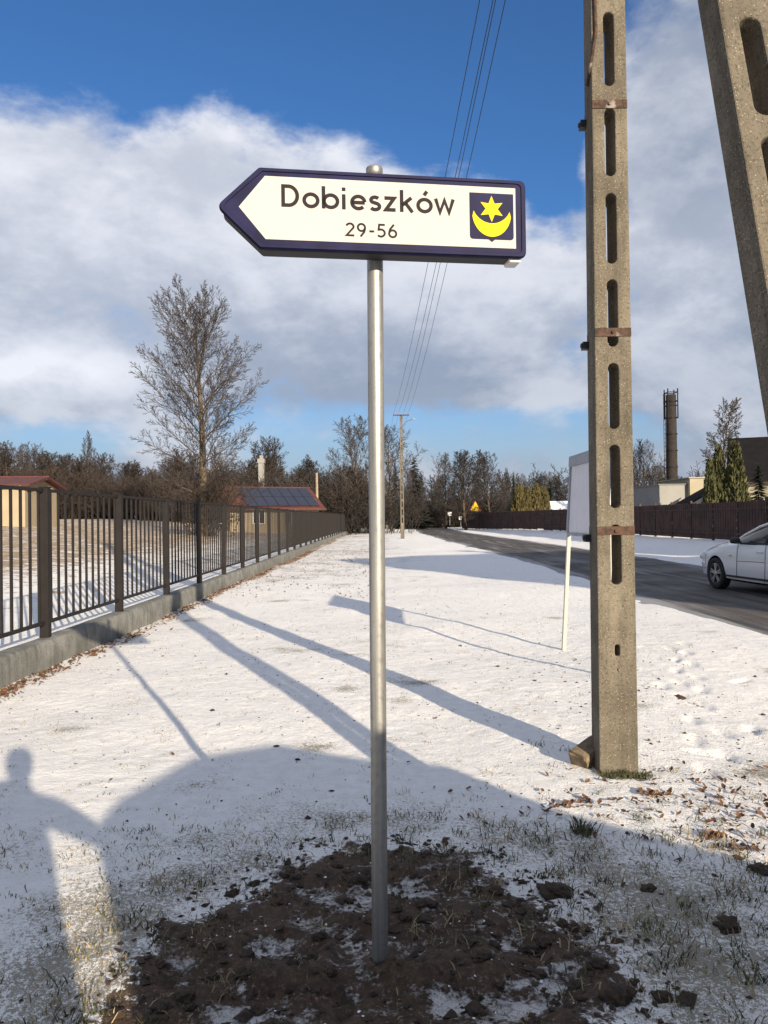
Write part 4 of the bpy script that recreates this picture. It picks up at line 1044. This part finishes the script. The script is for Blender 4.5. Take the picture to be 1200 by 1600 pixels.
# ------------------------------------------------------------------ buildings
def build_house(name, label, loc, rotz, Lx, Wy, eave, ridge, mw, mr, over=.35, wins=(), chimneys=(), panels=None, base=0.0, group=None, gablemat=None):
    """ridge along local x; wins: (face, centre, z0, width, height), faces f (-y) b (+y) l (-x) r (+x)"""
    t = thing(name, label, 'house', loc, rotz, group); hx, hy = Lx / 2, Wy / 2
    wl = MB(); b0 = base - .3
    v = [(-hx, -hy, b0), (hx, -hy, b0), (hx, hy, b0), (-hx, hy, b0), (-hx, -hy, eave), (hx, -hy, eave), (hx, hy, eave), (-hx, hy, eave), (-hx, 0, ridge - .02), (hx, 0, ridge - .02)]
    wl.add(v, [(0, 1, 5, 4), (2, 3, 7, 6), (1, 2, 6, 9, 5), (3, 0, 4, 8, 7), (0, 3, 2, 1), (4, 5, 9, 8), (6, 7, 8, 9)])
    wall_ = wl.build('wall', mw, t)
    sl = math.atan2(ridge - eave, hy); th = .14; rf_ = MB()
    for s in (-1, 1):
        e = (hx + over, s * (hy + over), eave - over * math.tan(sl)); 
        z0, z1 = eave - over * math.tan(sl) + .03, ridge + .03
        y0, y1 = s * (hy + over), 0
        rf_.add([(-hx - over, y0, z0), (hx + over, y0, z0), (hx + over, y1, z1), (-hx - over, y1, z1), (-hx - over, y0, z0 + th), (hx + over, y0, z0 + th), (hx + over, y1, z1 + th), (-hx - over, y1, z1 + th)],
                [(0, 1, 2, 3), (7, 6, 5, 4), (0, 4, 5, 1), (1, 5, 6, 2), (3, 7, 4, 0)])
    roof_ = rf_.build('roof', mr, t)
    MB().tube([(-hx - over, 0, ridge + .16), (hx + over, 0, ridge + .16)], .07, 8).build('ridge_cap', mr, roof_)
    for s in (-1, 1):
        MB().tube([(-hx - over, s * (hy + over + .06), eave - over * math.tan(sl) + .06), (hx + over, s * (hy + over + .06), eave - over * math.tan(sl) + .06)], .06, 8).build('gutter', M_rust, roof_)
    for fc, c, z0, w, h in wins:
        Mx = {'f': Matrix.Translation((c, -hy, z0)), 'b': Matrix.Translation((c, hy, z0)) @ Matrix.Rotation(R(180), 4, 'Z'),
              'l': Matrix.Translation((-hx, c, z0)) @ Matrix.Rotation(R(-90), 4, 'Z'), 'r': Matrix.Translation((hx, c, z0)) @ Matrix.Rotation(R(90), 4, 'Z')}[fc]
        fr = MB().box(-w / 2 - .06, w / 2 + .06, -.06, -.003, -.06, 0, Mx).box(-w / 2 - .06, w / 2 + .06, -.06, -.003, h, h + .06, Mx)
        fr.box(-w / 2 - .06, -w / 2, -.058, -.003, 0, h, Mx).box(w / 2, w / 2 + .06, -.058, -.003, 0, h, Mx).box(-.025, .025, -.05, -.003, 0, h, Mx)
        fo = fr.build('window', M_frame, t); MB().box(-w / 2, w / 2, -.028, -.004, 0, h, Mx).build('pane', M_glass, fo)
    for cx, cy, w, zt in chimneys: MB().box(cx - w / 2, cx + w / 2, cy - w / 2, cy + w / 2, ridge - .9, zt).box(cx - w / 2 - .05, cx + w / 2 + .05, cy - w / 2 - .05, cy + w / 2 + .05, zt, zt + .1).build('chimney', M_chim, roof_)
    if panels:
        x0, x1, nxp, nyp = panels
        sy = -math.cos(sl); q0 = Vector((0, -hy - over, eave - over * math.tan(sl) + .03 + th)); slope = math.hypot(hy + over, (ridge - eave) + over * math.tan(sl))
        Mp = Matrix.Translation(q0) @ Matrix.Rotation(sl, 4, 'X'); pm_ = MB().box(0.02, 1, 0, 1, .03, .07)
        dw, dh = (x1 - x0) / nxp, (slope * .86) / nyp
        me = MB().box(.02, dw - .02, .02, dh - .02, .04, .08).mesh('solar_panel', M_solar)
        for i in range(nxp):
            for j in range(nyp):
                M2 = Mp @ Matrix.Translation((x0 + i * dw, slope * .08 + j * dh, 0)); o = obj('solar_panel', me, roof_); o.matrix_local = M2
    return t
# small red roofed house with solar panels
hp = at(412, 800, 62); hg = 0.75
build_house('house', 'low house with red roof and blue solar panels beyond the picket fence', (hp.x, hp.y, hg), R(30), 7.4, 5.2, 1.78, 3.30, M_cream, M_roofr, .4,
            [('f', -1.4, .6, .9, 1.0), ('f', 1.3, .6, .9, 1.0), ('l', 0, .6, 1.0, 1.0)], [], (-2.4, 3.7, 7, 2))
# cream house at the left edge
hp = at(-55, 800, 46)
build_house('house', 'cream house with red roof glimpsed through the near end of the picket fence', (hp.x, hp.y, gz(hp.x, hp.y) - .1), R(6), 9.0, 6.0, 2.1, 2.6, M_cream, M_roofr, .4,
            [('f', -1.0, .7, 1.0, 1.1), ('f', 2.2, .7, 1.0, 1.1)], [(-2.0, .8, .5, 3.2)])
# grey and cream flat roofed building with the chimney
bl = at(1031, 800, 52); br = at(1104, 800, 52); zt1 = at(1060, 745, 52).z + .02
fb = thing('flat_roofed_building', 'pale flat roofed boiler house behind the board fence below the tall chimney', 'building', (bl.x, 52, .4))
MB().box(0, 1.9, 0, 6, -.4, zt1 - .95).build('side_wing', M_greyp, fb)
MB().box(1.903, br.x - bl.x + 1.5, -.4, 6.2, -.4, zt1 - .55).build('wall', M_plast, fb)
MB().box(-.1, 1.9, -.1, 6.05, zt1 - .948, zt1 - .90).build('wing_roof', M_greyp, fb)
MB().box(1.80, br.x - bl.x + 1.6, -.5, 6.3, zt1 - .548, zt1 - .47).build('roof', M_plast, fb)
# low snow covered lean-to roof
lt = thing('shed', 'small shed with snow on its sloping roof beside the boiler house', 'shed', (at(1098, 800, 48).x, 48, .4))
hsh = at(1090, 764, 48).z - .4
MB().add([(-1.15, 0, -.3), (.95, 0, -.3), (.95, 0, hsh), (-1.15, 0, hsh - 1.15), (-1.15, 2.2, -.3), (.95, 2.2, -.3), (.95, 2.2, hsh), (-1.15, 2.2, hsh - 1.15)],
         [(0, 1, 2, 3), (5, 4, 7, 6), (1, 5, 6, 2), (4, 0, 3, 7), (3, 2, 6, 7)]).build('wall', M_boardw, lt)
MB().add([(-1.3, -.12, hsh - 1.21), (1.05, -.12, hsh + .07), (1.05, 2.3, hsh + .07), (-1.3, 2.3, hsh - 1.21), (-1.3, -.12, hsh - 1.12), (1.05, -.12, hsh + .16), (1.05, 2.3, hsh + .16), (-1.3, 2.3, hsh - 1.12)],
         [(3, 2, 1, 0), (4, 5, 6, 7), (0, 1, 5, 4), (1, 2, 6, 5), (2, 3, 7, 6), (3, 0, 4, 7)]).build('roof', M_roofd, lt)
# chimney stack with ladder and platform
cp = at(1051, 800, 70); ctop = at(1050, 617, 70).z; crad = 8.0 / 1200 * 70
ch = thing('chimney_stack', 'tall dark brown round chimney with ladder and steel frame', 'chimney', (cp.x, cp.y, .4))
MB().lathe([(crad * 1.12, -.4), (crad * 1.05, 4), (crad, 8), (crad * .94, ctop - .4)], 24).build('stack', M_chim, ch, smooth=True)
for zz in np.arange(2.5, ctop - 1, 1.5): MB().lathe([(crad * 1.14, zz), (crad * 1.14, zz + .1)], 24).build('band', M_fence, ch)
lad = MB()
for sx_ in (-.2, .2): lad.tube([(-crad - .14, sx_, .5), (-crad - .14, sx_, ctop - .3)], .03, 5)
for zz in np.arange(1, ctop - .6, .4): lad.tube([(-crad - .14, -.2, zz), (-crad - .14, .2, zz)], .018, 4)
for zz in np.arange(1.5, ctop - .6, 2.0): lad.tube([(-crad - .14, 0, zz), (-crad * .9, 0, zz)], .03, 4)
lad.build('ladder', M_fence, ch)
fr_ = MB()
for a in (45, 135, 225, 315):
    x, y = math.cos(R(a)) * crad * 1.35, math.sin(R(a)) * crad * 1.35; fr_.tube([(x, y, ctop - 2.6), (x, y, at(1050, 608, 70).z - .4)], .055, 6)
for zz in (ctop - 2.5, ctop - 1.4, ctop - .2):
    q = [(math.cos(R(a)) * crad * 1.35, math.sin(R(a)) * crad * 1.35, zz) for a in (45, 135, 225, 315, 405)]
    for a, b in zip(q, q[1:]): fr_.tube([a, b], .04, 5)
fr_.build('steel_frame', M_fence, ch)
# dark roofed house at the right
hp = at(1262, 800, 64)
build_house('house', 'cream house with a big dark roof behind the thujas', (hp.x, hp.y, .4), R(-22), 11.0, 9.0, 4.0, 7.5, M_plast, M_roofd, .5,
            [('f', -3.0, 1.0, 1.1, 1.3), ('f', 0, 1.0, 1.1, 1.3), ('f', 3.0, 1.0, 1.1, 1.3), ('l', 1.8, 4.2, 1.0, 1.1), ('l', -1.8, 1.0, 1.1, 1.3)], [(2.0, .9, .6, 8.4)])
# low pale roof seen over the board fence
lp = at(868, 800, 92); 
build_house('garage', 'low garage with a pale snowy roof behind the board fence', (lp.x + .3, lp.y + 2, .3), R(2), 4.6, 4.0, 1.95, 2.9, M_plast, M_snowcap, .3, [('f', 0, .7, .8, .8)])
# white chimney behind the wood edge and bare post
vp = at(388, 800, 72)
vs_ = thing('ventilation_stack', 'pale square ventilation stack behind the house with solar panels', 'chimney', (vp.x, vp.y + 8, .75))
zz = at(388, 712, 80).z - .75
MB().box(-.28, .28, -.28, .28, -.3, zz - .8).build('shaft', M_greyp, vs_); MB().box(-.36, .36, -.36, .36, zz - .798, zz - .35).build('head', M_greyp, vs_); MB().box(-.15, .2, -.2, .2, zz - .348, zz).build('cowl', M_greyp, vs_)
pw = at(495.5, 800, 66)
tag(MB().tube([(0, 0, -.3), (.01, 0, 2), (0, 0, at(495, 739, 66).z - .5)], [.13, .12, .10], 10).build('wooden_post', M_wood, None, (pw.x, pw.y, .5), smooth=True), 'plain pale wooden post behind the picket fence beside the solar panel house', 'post')

# small far things at the end of the road
for px, py, yt, lab in [(703, 826, 800, 'small white sign plate on a post at the far road bend'), (720, 824, 807, 'tiny pale marker post near the warning sign')]:
    g_ = on_ground(px, py); t = thing('marker_post', lab, 'road sign', (g_.x, g_.y, gz(g_.x, g_.y))); hh = at(px, yt, g_.y).z - gz(g_.x, g_.y)
    MB().tube([(0, 0, -.2), (0, 0, hh)], .045, 8).build('post', M_galv, t)
    MB().box(-.28, .28, -.07, -.05, hh - .5, hh + .02).build('plate', M_boardw, t)
gr0, gr1 = on_ground(632, 829), on_ground(690, 826)
rail_ = thing('railing', 'low dark railing in front of the snowy far bank', 'railing', (gr0.x + .6, gr0.y + 20, gz(gr0.x, gr0.y + 20)))
LR_ = 7.5; mbp = MB()
MB().box(0, LR_, -.03, .03, 1.0, 1.08).build('top_rail', M_fence, rail_); MB().box(0, LR_, -.03, .03, .45, .5).build('lower_rail', M_fence, rail_)
pmm = MB().box(-.04, .04, -.045, .045, -.2, 1.0).mesh('post', M_fence)
for i in range(8): obj('post', pmm, rail_, (i * LR_ / 7, 0, 0))

# ------------------------------------------------------------------ neighbours behind the camera whose shadows cross the scene
cu, su = math.cos(R(SUN_AZ)), math.sin(R(SUN_AZ))
def us(u, s, z=0.0): return Vector((u * cu - s * su, u * su + s * cu, z))      # u across the light, s along it
wn = [('b', x, z0, 1.2, 1.4) for x in (-4, -1.4, 1.4, 4) for z0 in (1.0, 4.0)] + [('l', y, 1.0, 1.1, 1.3) for y in (-2, 2)]
p = us(11.5 + 6.0, -10.5)
build_house('house', 'tall plastered house with dark gable roof across the road from the parked van', p, R(SUN_AZ), 11.2, 8.0, 7.4, 11.75, M_plast, M_roofd, .4, wn, [(2, 1, .7, 12.4)])
p = us(31.5, -9.5)
build_house('house', 'tall grey house with red gable roof next to the tall plastered house', p, R(SUN_AZ), 14.0, 8.0, 7.2, 11.4, M_greyp, M_roofr, .4, wn, [(-3, 1, .7, 12.2)])

# parked van behind the photographer: casts the shadow over the soil patch
vo = us(0, -2.0)
van = thing('van', 'parked white van with a stepped roof behind the photographer', 'van', (vo.x, vo.y, 0), R(SUN_AZ))
vp_ = [(.40, .34), (.38, 1.2), (.42, 1.95), (.58, 2.06), (1.15, 2.24), (1.75, 2.25), (2.20, 2.05), (2.57, 1.95), (2.72, 1.66), (2.95, 1.49), (3.25, 1.28), (3.9, 1.12), (4.5, 1.0), (4.75, .80), (4.80, .34)]
vb = flat_shape([vp_], 1.80, M_car, .03, 'body'); obj('body', vb, van, (0, -.90, 0))
for yy in (-.0035, -1.7965):
    wpan = flat_shape([[(.75, 1.35), (.78, 1.85), (1.9, 1.90), (2.42, 1.80), (2.75, 1.42), (2.7, 1.35)]], .006, M_glass); obj('window', wpan, van, (0, yy + (.004 if yy > -1 else -.004), 0))
for x in (1.15, 3.95):
    for yy, s in ((-.06, 1), (-1.74, -1)):
        w = obj('wheel', TY, van, (x, yy, RW), (R(-90) * s, 0, 0)); obj('rim', RM, w)

# the photographer
ph = us(.05, -.55)
def make_person():
    J = {}
    def L(x, y, z): return (x, y, z)
    V = [L(0, 0, .98), L(0, .0, 1.15), L(0, .01, 1.36), L(0, 0, 1.52), L(0, .02, 1.60), L(0, .045, 1.70), L(0, .05, 1.79),       # spine, neck, head 0-6
         L(.09, 0, .93), L(.11, .02, .52), L(.11, -.02, .09), L(.12, .12, .04),                                                # right leg 7-10
         L(-.09, 0, .93), L(-.11, .02, .52), L(-.11, -.02, .09), L(-.12, .12, .04),                                            # left leg 11-14
         L(.19, 0, 1.47), L(.40, .14, 1.30), L(.10, .36, 1.44), L(.08, .42, 1.48),                                             # right arm 15-18
         L(-.19, 0, 1.47), L(-.40, .14, 1.30), L(-.10, .36, 1.44), L(-.08, .42, 1.48)]                                         # left arm 19-22
    E = [(0, 1), (1, 2), (2, 3), (3, 4), (4, 5), (5, 6), (0, 7), (7, 8), (8, 9), (9, 10), (0, 11), (11, 12), (12, 13), (13, 14), (3, 15), (15, 16), (16, 17), (17, 18), (3, 19), (19, 20), (20, 21), (21, 22)]
    Rr = [.165, .15, .175, .12,   .055, .085, .072, .105, .075, .05, .045, .105, .075, .05, .045, .085, .058, .04, .042, .085, .058, .04, .042]
    for side, wr in ((1, 18), (-1, 22)):
        wx, wy, wz = V[wr]
        for i in range(5):
            k = len(V); dz = .035 - .022 * i if i < 4 else -.01
            a = (wx + side * .012, wy + .045, wz + dz) if i < 4 else (wx + side * -.03, wy + .01, wz + .01)
            b = (wx - side * .02, wy + .075, wz + dz) if i < 4 else (wx - side * .05, wy + .03, wz + .03)
            V.append(a); V.append(b); E.append((wr, k)); E.append((k, k + 1)); Rr.append(.011); Rr.append(.009)
    me = bpy.data.meshes.new('body'); me.from_pydata([tuple(a) for a in V], E, [])
    o = bpy.data.objects.new('body', me); C.objects.link(o); md = o.modifiers.new('s', 'SKIN'); md.use_smooth_shade = True
    for i, r_ in enumerate(Rr): me.skin_vertices[0].data[i].radius = (r_, r_ * (.78 if i < 4 else 1)); 
    me.skin_vertices[0].data[0].use_root = True
    o.modifiers.new('ss', 'SUBSURF').levels = 1
    res = baked(o); bpy.data.objects.remove(o)
    res.materials.clear()
    for m in (M_cloth, M_skin, M_fence): res.materials.append(m)
    for p in res.polygons:
        c = p.center; p.material_index = 1 if c.z > 1.57 or (c.y > .37 and c.z > 1.3) else (2 if c.z < .95 else 0)
    return res
person = thing('person', 'person in dark jacket holding a phone up with both hands', 'person', (ph.x, ph.y, .0), math.atan2(ph.x, -ph.y) * 1.0); person.scale = (.92, 1.0, 1.10)
obj('body', make_person(), person)
MB().lathe([(.085, 1.70), (.095, 1.76), (.09, 1.82), (.06, 1.86), (.01, 1.875)], 16).build('hair', M_hair, person, (0, .035, 0), smooth=True)
phn = MB().box(-.078, .078, -.005, .005, -.038, .038).mesh('phone', M_black); bevel_mesh(phn, .003, 1)
tag(obj('phone', phn, None, (0, -.03, CAM_H)), 'black phone held in both hands by the photographer', 'phone')

# ------------------------------------------------------------------ ground litter
def clod_mesh(seed, r_):
    bm = bmesh.new(); bmesh.ops.create_icosphere(bm, subdivisions=3, radius=1.0); q = random.Random(seed); ph_ = [q.uniform(0, 9) for _ in range(6)]
    for v in bm.verts:
        c = v.co; d = 1 + .22 * math.sin(3 * c.x + ph_[0]) * math.cos(4 * c.y + ph_[1]) + .16 * math.sin(7 * c.z + 5 * c.x + ph_[2]) + .12 * math.sin(13 * c.x + ph_[3]) * math.sin(11 * c.y + ph_[4]) + .08 * math.sin(21 * c.z + 17 * c.y + ph_[5]) + q.uniform(-.09, .09)
        v.co = Vector((c.x * d * r_, c.y * d * r_ * .85, c.z * d * r_ * .6))
    me = bpy.data.meshes.new('clod'); bm.to_mesh(me); bm.free(); me.materials.append(M_soil); me.polygons.foreach_set('use_smooth', [True] * len(me.polygons)); return me
CL = [clod_mesh(i, 1.0) for i in range(4)]
for k, (px, py, r_, lab) in enumerate([(868, 1396, .075, 'dark soil clod on the snow right of the dug patch'), (1138, 1446, .055, 'dark wet soil clod far out on the grassy snow'), (1192, 1362, .05, 'flat dark soil clod at the shadow edge'),
        (1014, 1388, .035, 'small dark soil clod among grass tufts'), (1062, 1090, .05, 'dark clod in the footprints on the sunlit snow'), (432, 1164, .02, 'lone black pebble at the tip of the van shadow'),
        (332, 1110, .022, 'small dark pebble on the sunlit snow'), (465, 1184, .018, 'small black pebble at the edge of the shadow')]):
    g_ = on_ground(px, py); o = obj('soil_clod', CL[k % 4], None, (g_.x, g_.y, gz(g_.x, g_.y) + r_ * .1), (0, 0, k * 1.3)); o.scale = (r_, r_, r_ * .8); tag(o, lab, 'clod', 'loose clods on the snow')
# heavier lumps of turned earth in the dug patch
lv, lf = [], []
for i in range(95):
    a = rnd.uniform(0, 6.28); rr = math.sqrt(rnd.random()) * .98; x, y = math.cos(a) * rr * .98, 2.62 + math.sin(a) * rr * 1.28
    if math.hypot(x - SX, y - SY) < .10: continue
    me = CL[i % 4]; r_ = rnd.uniform(.014, .034) * (1.6 if rnd.random() < .12 else 1); z = gz(x, y) + r_ * .1; k = len(lv); ca_, sa_ = math.cos(a * 3), math.sin(a * 3)
    lv += [(x + (q.co.x * ca_ - q.co.y * sa_) * r_, y + (q.co.x * sa_ + q.co.y * ca_) * r_, z + q.co.z * r_ * .9) for q in me.vertices]
    lf += [tuple(j + k for j in p.vertices) for p in me.polygons]
tag(obj('soil_lumps', mesh_from('soil_lumps', lv, lf, M_soil, True)), 'lumps of turned dark earth round the sign pole', 'soil', kind='stuff')
# crumbs of soil (uncountable)
def scatter_blobs(spots):
    v, f = [], []
    base = [(-1, 0, 0), (1, 0, 0), (0, -1, 0), (0, 1, 0), (.15, .1, -.5), (.2, -.15, .42)]; fc = [(0, 2, 5), (2, 1, 5), (1, 3, 5), (3, 0, 5), (2, 0, 4), (1, 2, 4), (3, 1, 4), (0, 3, 4)]
    zz_ = ground_h([q[0] for q in spots], [q[1] for q in spots])
    for (x, y, r_), z in zip(spots, zz_.tolist()):
        k = len(v); a = rnd.uniform(0, 6.28); ca_, sa_ = math.cos(a), math.sin(a)
        for b in base:
            j = [rnd.uniform(.5, 1.4) for _ in range(3)]; bx2, by2 = (b[0] * j[0] + rnd.uniform(-.3, .3)) * r_, (b[1] * j[1] * .8 + rnd.uniform(-.3, .3)) * r_
            v.append((x + bx2 * ca_ - by2 * sa_, y + bx2 * sa_ + by2 * ca_, z + (b[2] * j[2] + rnd.uniform(-.1, .35)) * r_ + r_ * .05))
        f += [tuple(i + k for i in q) for q in fc]
    return v, f
sp = []
for i in range(1500):
    a = rnd.uniform(0, 6.28); rr = math.sqrt(rnd.random()) * 1.12
    sp.append((math.cos(a) * rr * .95 - .02, 2.62 + math.sin(a) * rr * 1.25, rnd.uniform(.004, .02) * (1 if rnd.random() < .93 else 1.8)))
for i in range(1500):
    sp.append((rnd.uniform(-3.4, 4.8), 2.5 + 16 * rnd.random() ** 1.2, rnd.uniform(.003, .012) * (1 if rnd.random() < .92 else 2.2)))
for i in range(220):
    a = rnd.gauss(0, 1); sp.append((2.1 + a * .55, rnd.uniform(3.2, 9) , rnd.uniform(.005, .02)))
v, f = scatter_blobs(sp); tag(obj('soil_crumbs', mesh_from('soil_crumbs', v, f, M_soil)), 'loose soil crumbs over the dug patch and snow', 'soil', kind='stuff')
sp = []
for i in range(220):
    a = rnd.uniform(0, 6.28); rr = math.sqrt(rnd.random()) * 1.05
    sp.append((math.cos(a) * rr * .95, 2.62 + math.sin(a) * rr * 1.2, rnd.uniform(.003, .009)))
v, f = scatter_blobs(sp); tag(obj('snow_crumbs', mesh_from('snow_crumbs', v, f, M_snowcap)), 'small snow lumps scattered on the dark soil', 'snow', kind='stuff')

def blades(spots, name, m, label):
    v, f = [], []
    zz_ = ground_h([q[0] for q in spots], [q[1] for q in spots]) - .006
    for (x, y, h), z in zip(spots, zz_.tolist()):
        a = rnd.uniform(0, 6.28); w = rnd.uniform(.0015, .0034); ln = rnd.uniform(.2, 1.3) * h; b = rnd.uniform(0, 6.28)
        ux, uy = math.cos(a) * w, math.sin(a) * w; ex_, ey_ = math.cos(b) * ln, math.sin(b) * ln; k = len(v)
        v += [(x - ux, y - uy, z), (x + ux, y + uy, z), (x + ex_ * .4 + ux * .8, y + ey_ * .4 + uy * .8, z + h * .6), (x + ex_ * .4 - ux * .8, y + ey_ * .4 - uy * .8, z + h * .6), (x + ex_, y + ey_, z + h * rnd.uniform(.6, 1.0))]
        f += [(k, k + 1, k + 2, k + 3), (k + 3, k + 2, k + 4)]
    return tag(obj(name, mesh_from(name, v, f, m)), label, 'grass', kind='stuff')
def clumps(n, fx, per, hr, spread):
    out = []
    for i in range(n):
        x, y = fx()
        for j in range(rnd.randint(*per)):
            out.append((x + rnd.gauss(0, spread), y + rnd.gauss(0, spread), rnd.uniform(*hr)))
    return out
def ring():
    a = rnd.uniform(0, 6.28); rr = rnd.gauss(1.05, .16); return (math.cos(a) * rr * 1.05, 2.66 + math.sin(a) * rr * 1.32)
def right(): return (rnd.gauss(1.75, .75), rnd.gauss(3.2, .65))
def wide():
    y = 2.3 + 10 * rnd.random() ** 1.4; return (rnd.uniform(-3.5, 4.8), y)
def leftn(): return (rnd.uniform(-2.2, -.6), rnd.uniform(2.3, 4.2))
straw = clumps(170, ring, (5, 14), (.02, .055), .03) + clumps(330, right, (5, 14), (.02, .06), .03) + clumps(1700, wide, (2, 6), (.010, .032), .03) + clumps(110, leftn, (4, 9), (.015, .04), .03)
green = clumps(190, ring, (5, 16), (.02, .06), .03) + clumps(220, right, (6, 16), (.02, .065), .028) + clumps(90, leftn, (4, 10), (.02, .045), .03) + clumps(500, wide, (2, 6), (.01, .03), .025)
green += clumps(26, lambda: (PX + rnd.uniform(-.13, .16), PY - .12 + rnd.uniform(-.07, .03)), (14, 24), (.02, .06), .025)
tuft = on_ground(915, 1302); green += clumps(5, lambda: (tuft.x + rnd.gauss(0, .03), tuft.y + rnd.gauss(0, .03)), (20, 30), (.05, .12), .025)
blades(straw, 'dry_grass', M_straw, 'dry straw coloured grass blades poking through the snow')
blades(green, 'green_grass', M_green, 'short green grass blades poking through the snow')
def leaves(spots):
    v, f = [], []
    zz_ = ground_h([q[0] for q in spots], [q[1] for q in spots]) + .003
    for (x, y, r_), z in zip(spots, zz_.tolist()):
        E_ = Euler((rnd.uniform(-.7, .7), rnd.uniform(-.7, .7), rnd.uniform(0, 6.28))).to_matrix(); k = len(v); lift = r_ * .35
        for p in [(0, -1, .1), (.55, -.2, .25), (.35, .6, .15), (0, 1.05, .35), (-.4, .55, .2), (-.5, -.25, .3), (0, 0, 0)]:
            q = E_ @ (Vector(p) * r_); v.append((x + q.x, y + q.y, z + lift + q.z))
        f += [(k + 6, k + i, k + (i + 1) % 6) for i in range(6)]
    return v, f
sp = []
for i in range(1000):
    y = 5.5 + 34 * rnd.random() ** 1.5; sp.append((-3.80 + abs(rnd.gauss(0, .16)), y, rnd.uniform(.014, .032)))
for i in range(26):
    y0 = rnd.uniform(6, 26)
    for j in range(22): sp.append((-3.77 + abs(rnd.gauss(0, .10)), y0 + rnd.gauss(0, .25), rnd.uniform(.018, .036)))
for i in range(420): sp.append((rnd.gauss(1.95, .55), rnd.gauss(4.3, .38), rnd.uniform(.008, .026)))
for cx, cy in [on_ground(915, 1255)[:2], on_ground(1020, 1245)[:2], on_ground(1120, 1308)[:2], on_ground(1150, 1330)[:2], on_ground(870, 1262)[:2]]:
    for j in range(18): sp.append((cx + rnd.gauss(0, .05), cy + rnd.gauss(0, .035), rnd.uniform(.015, .03)))
for i in range(170): sp.append((rnd.uniform(-3.3, 2.5), rnd.uniform(4.5, 16), rnd.uniform(.008, .02)))
for i in range(900): sp.append((rnd.uniform(-3.7, -.2), rnd.uniform(16, 42), rnd.uniform(.015, .035)))
v, f = leaves(sp); tag(obj('fallen_leaves', mesh_from('fallen_leaves', v, f, M_leaf)), 'brown fallen leaves along the low wall and on the snow', 'leaves', kind='stuff')
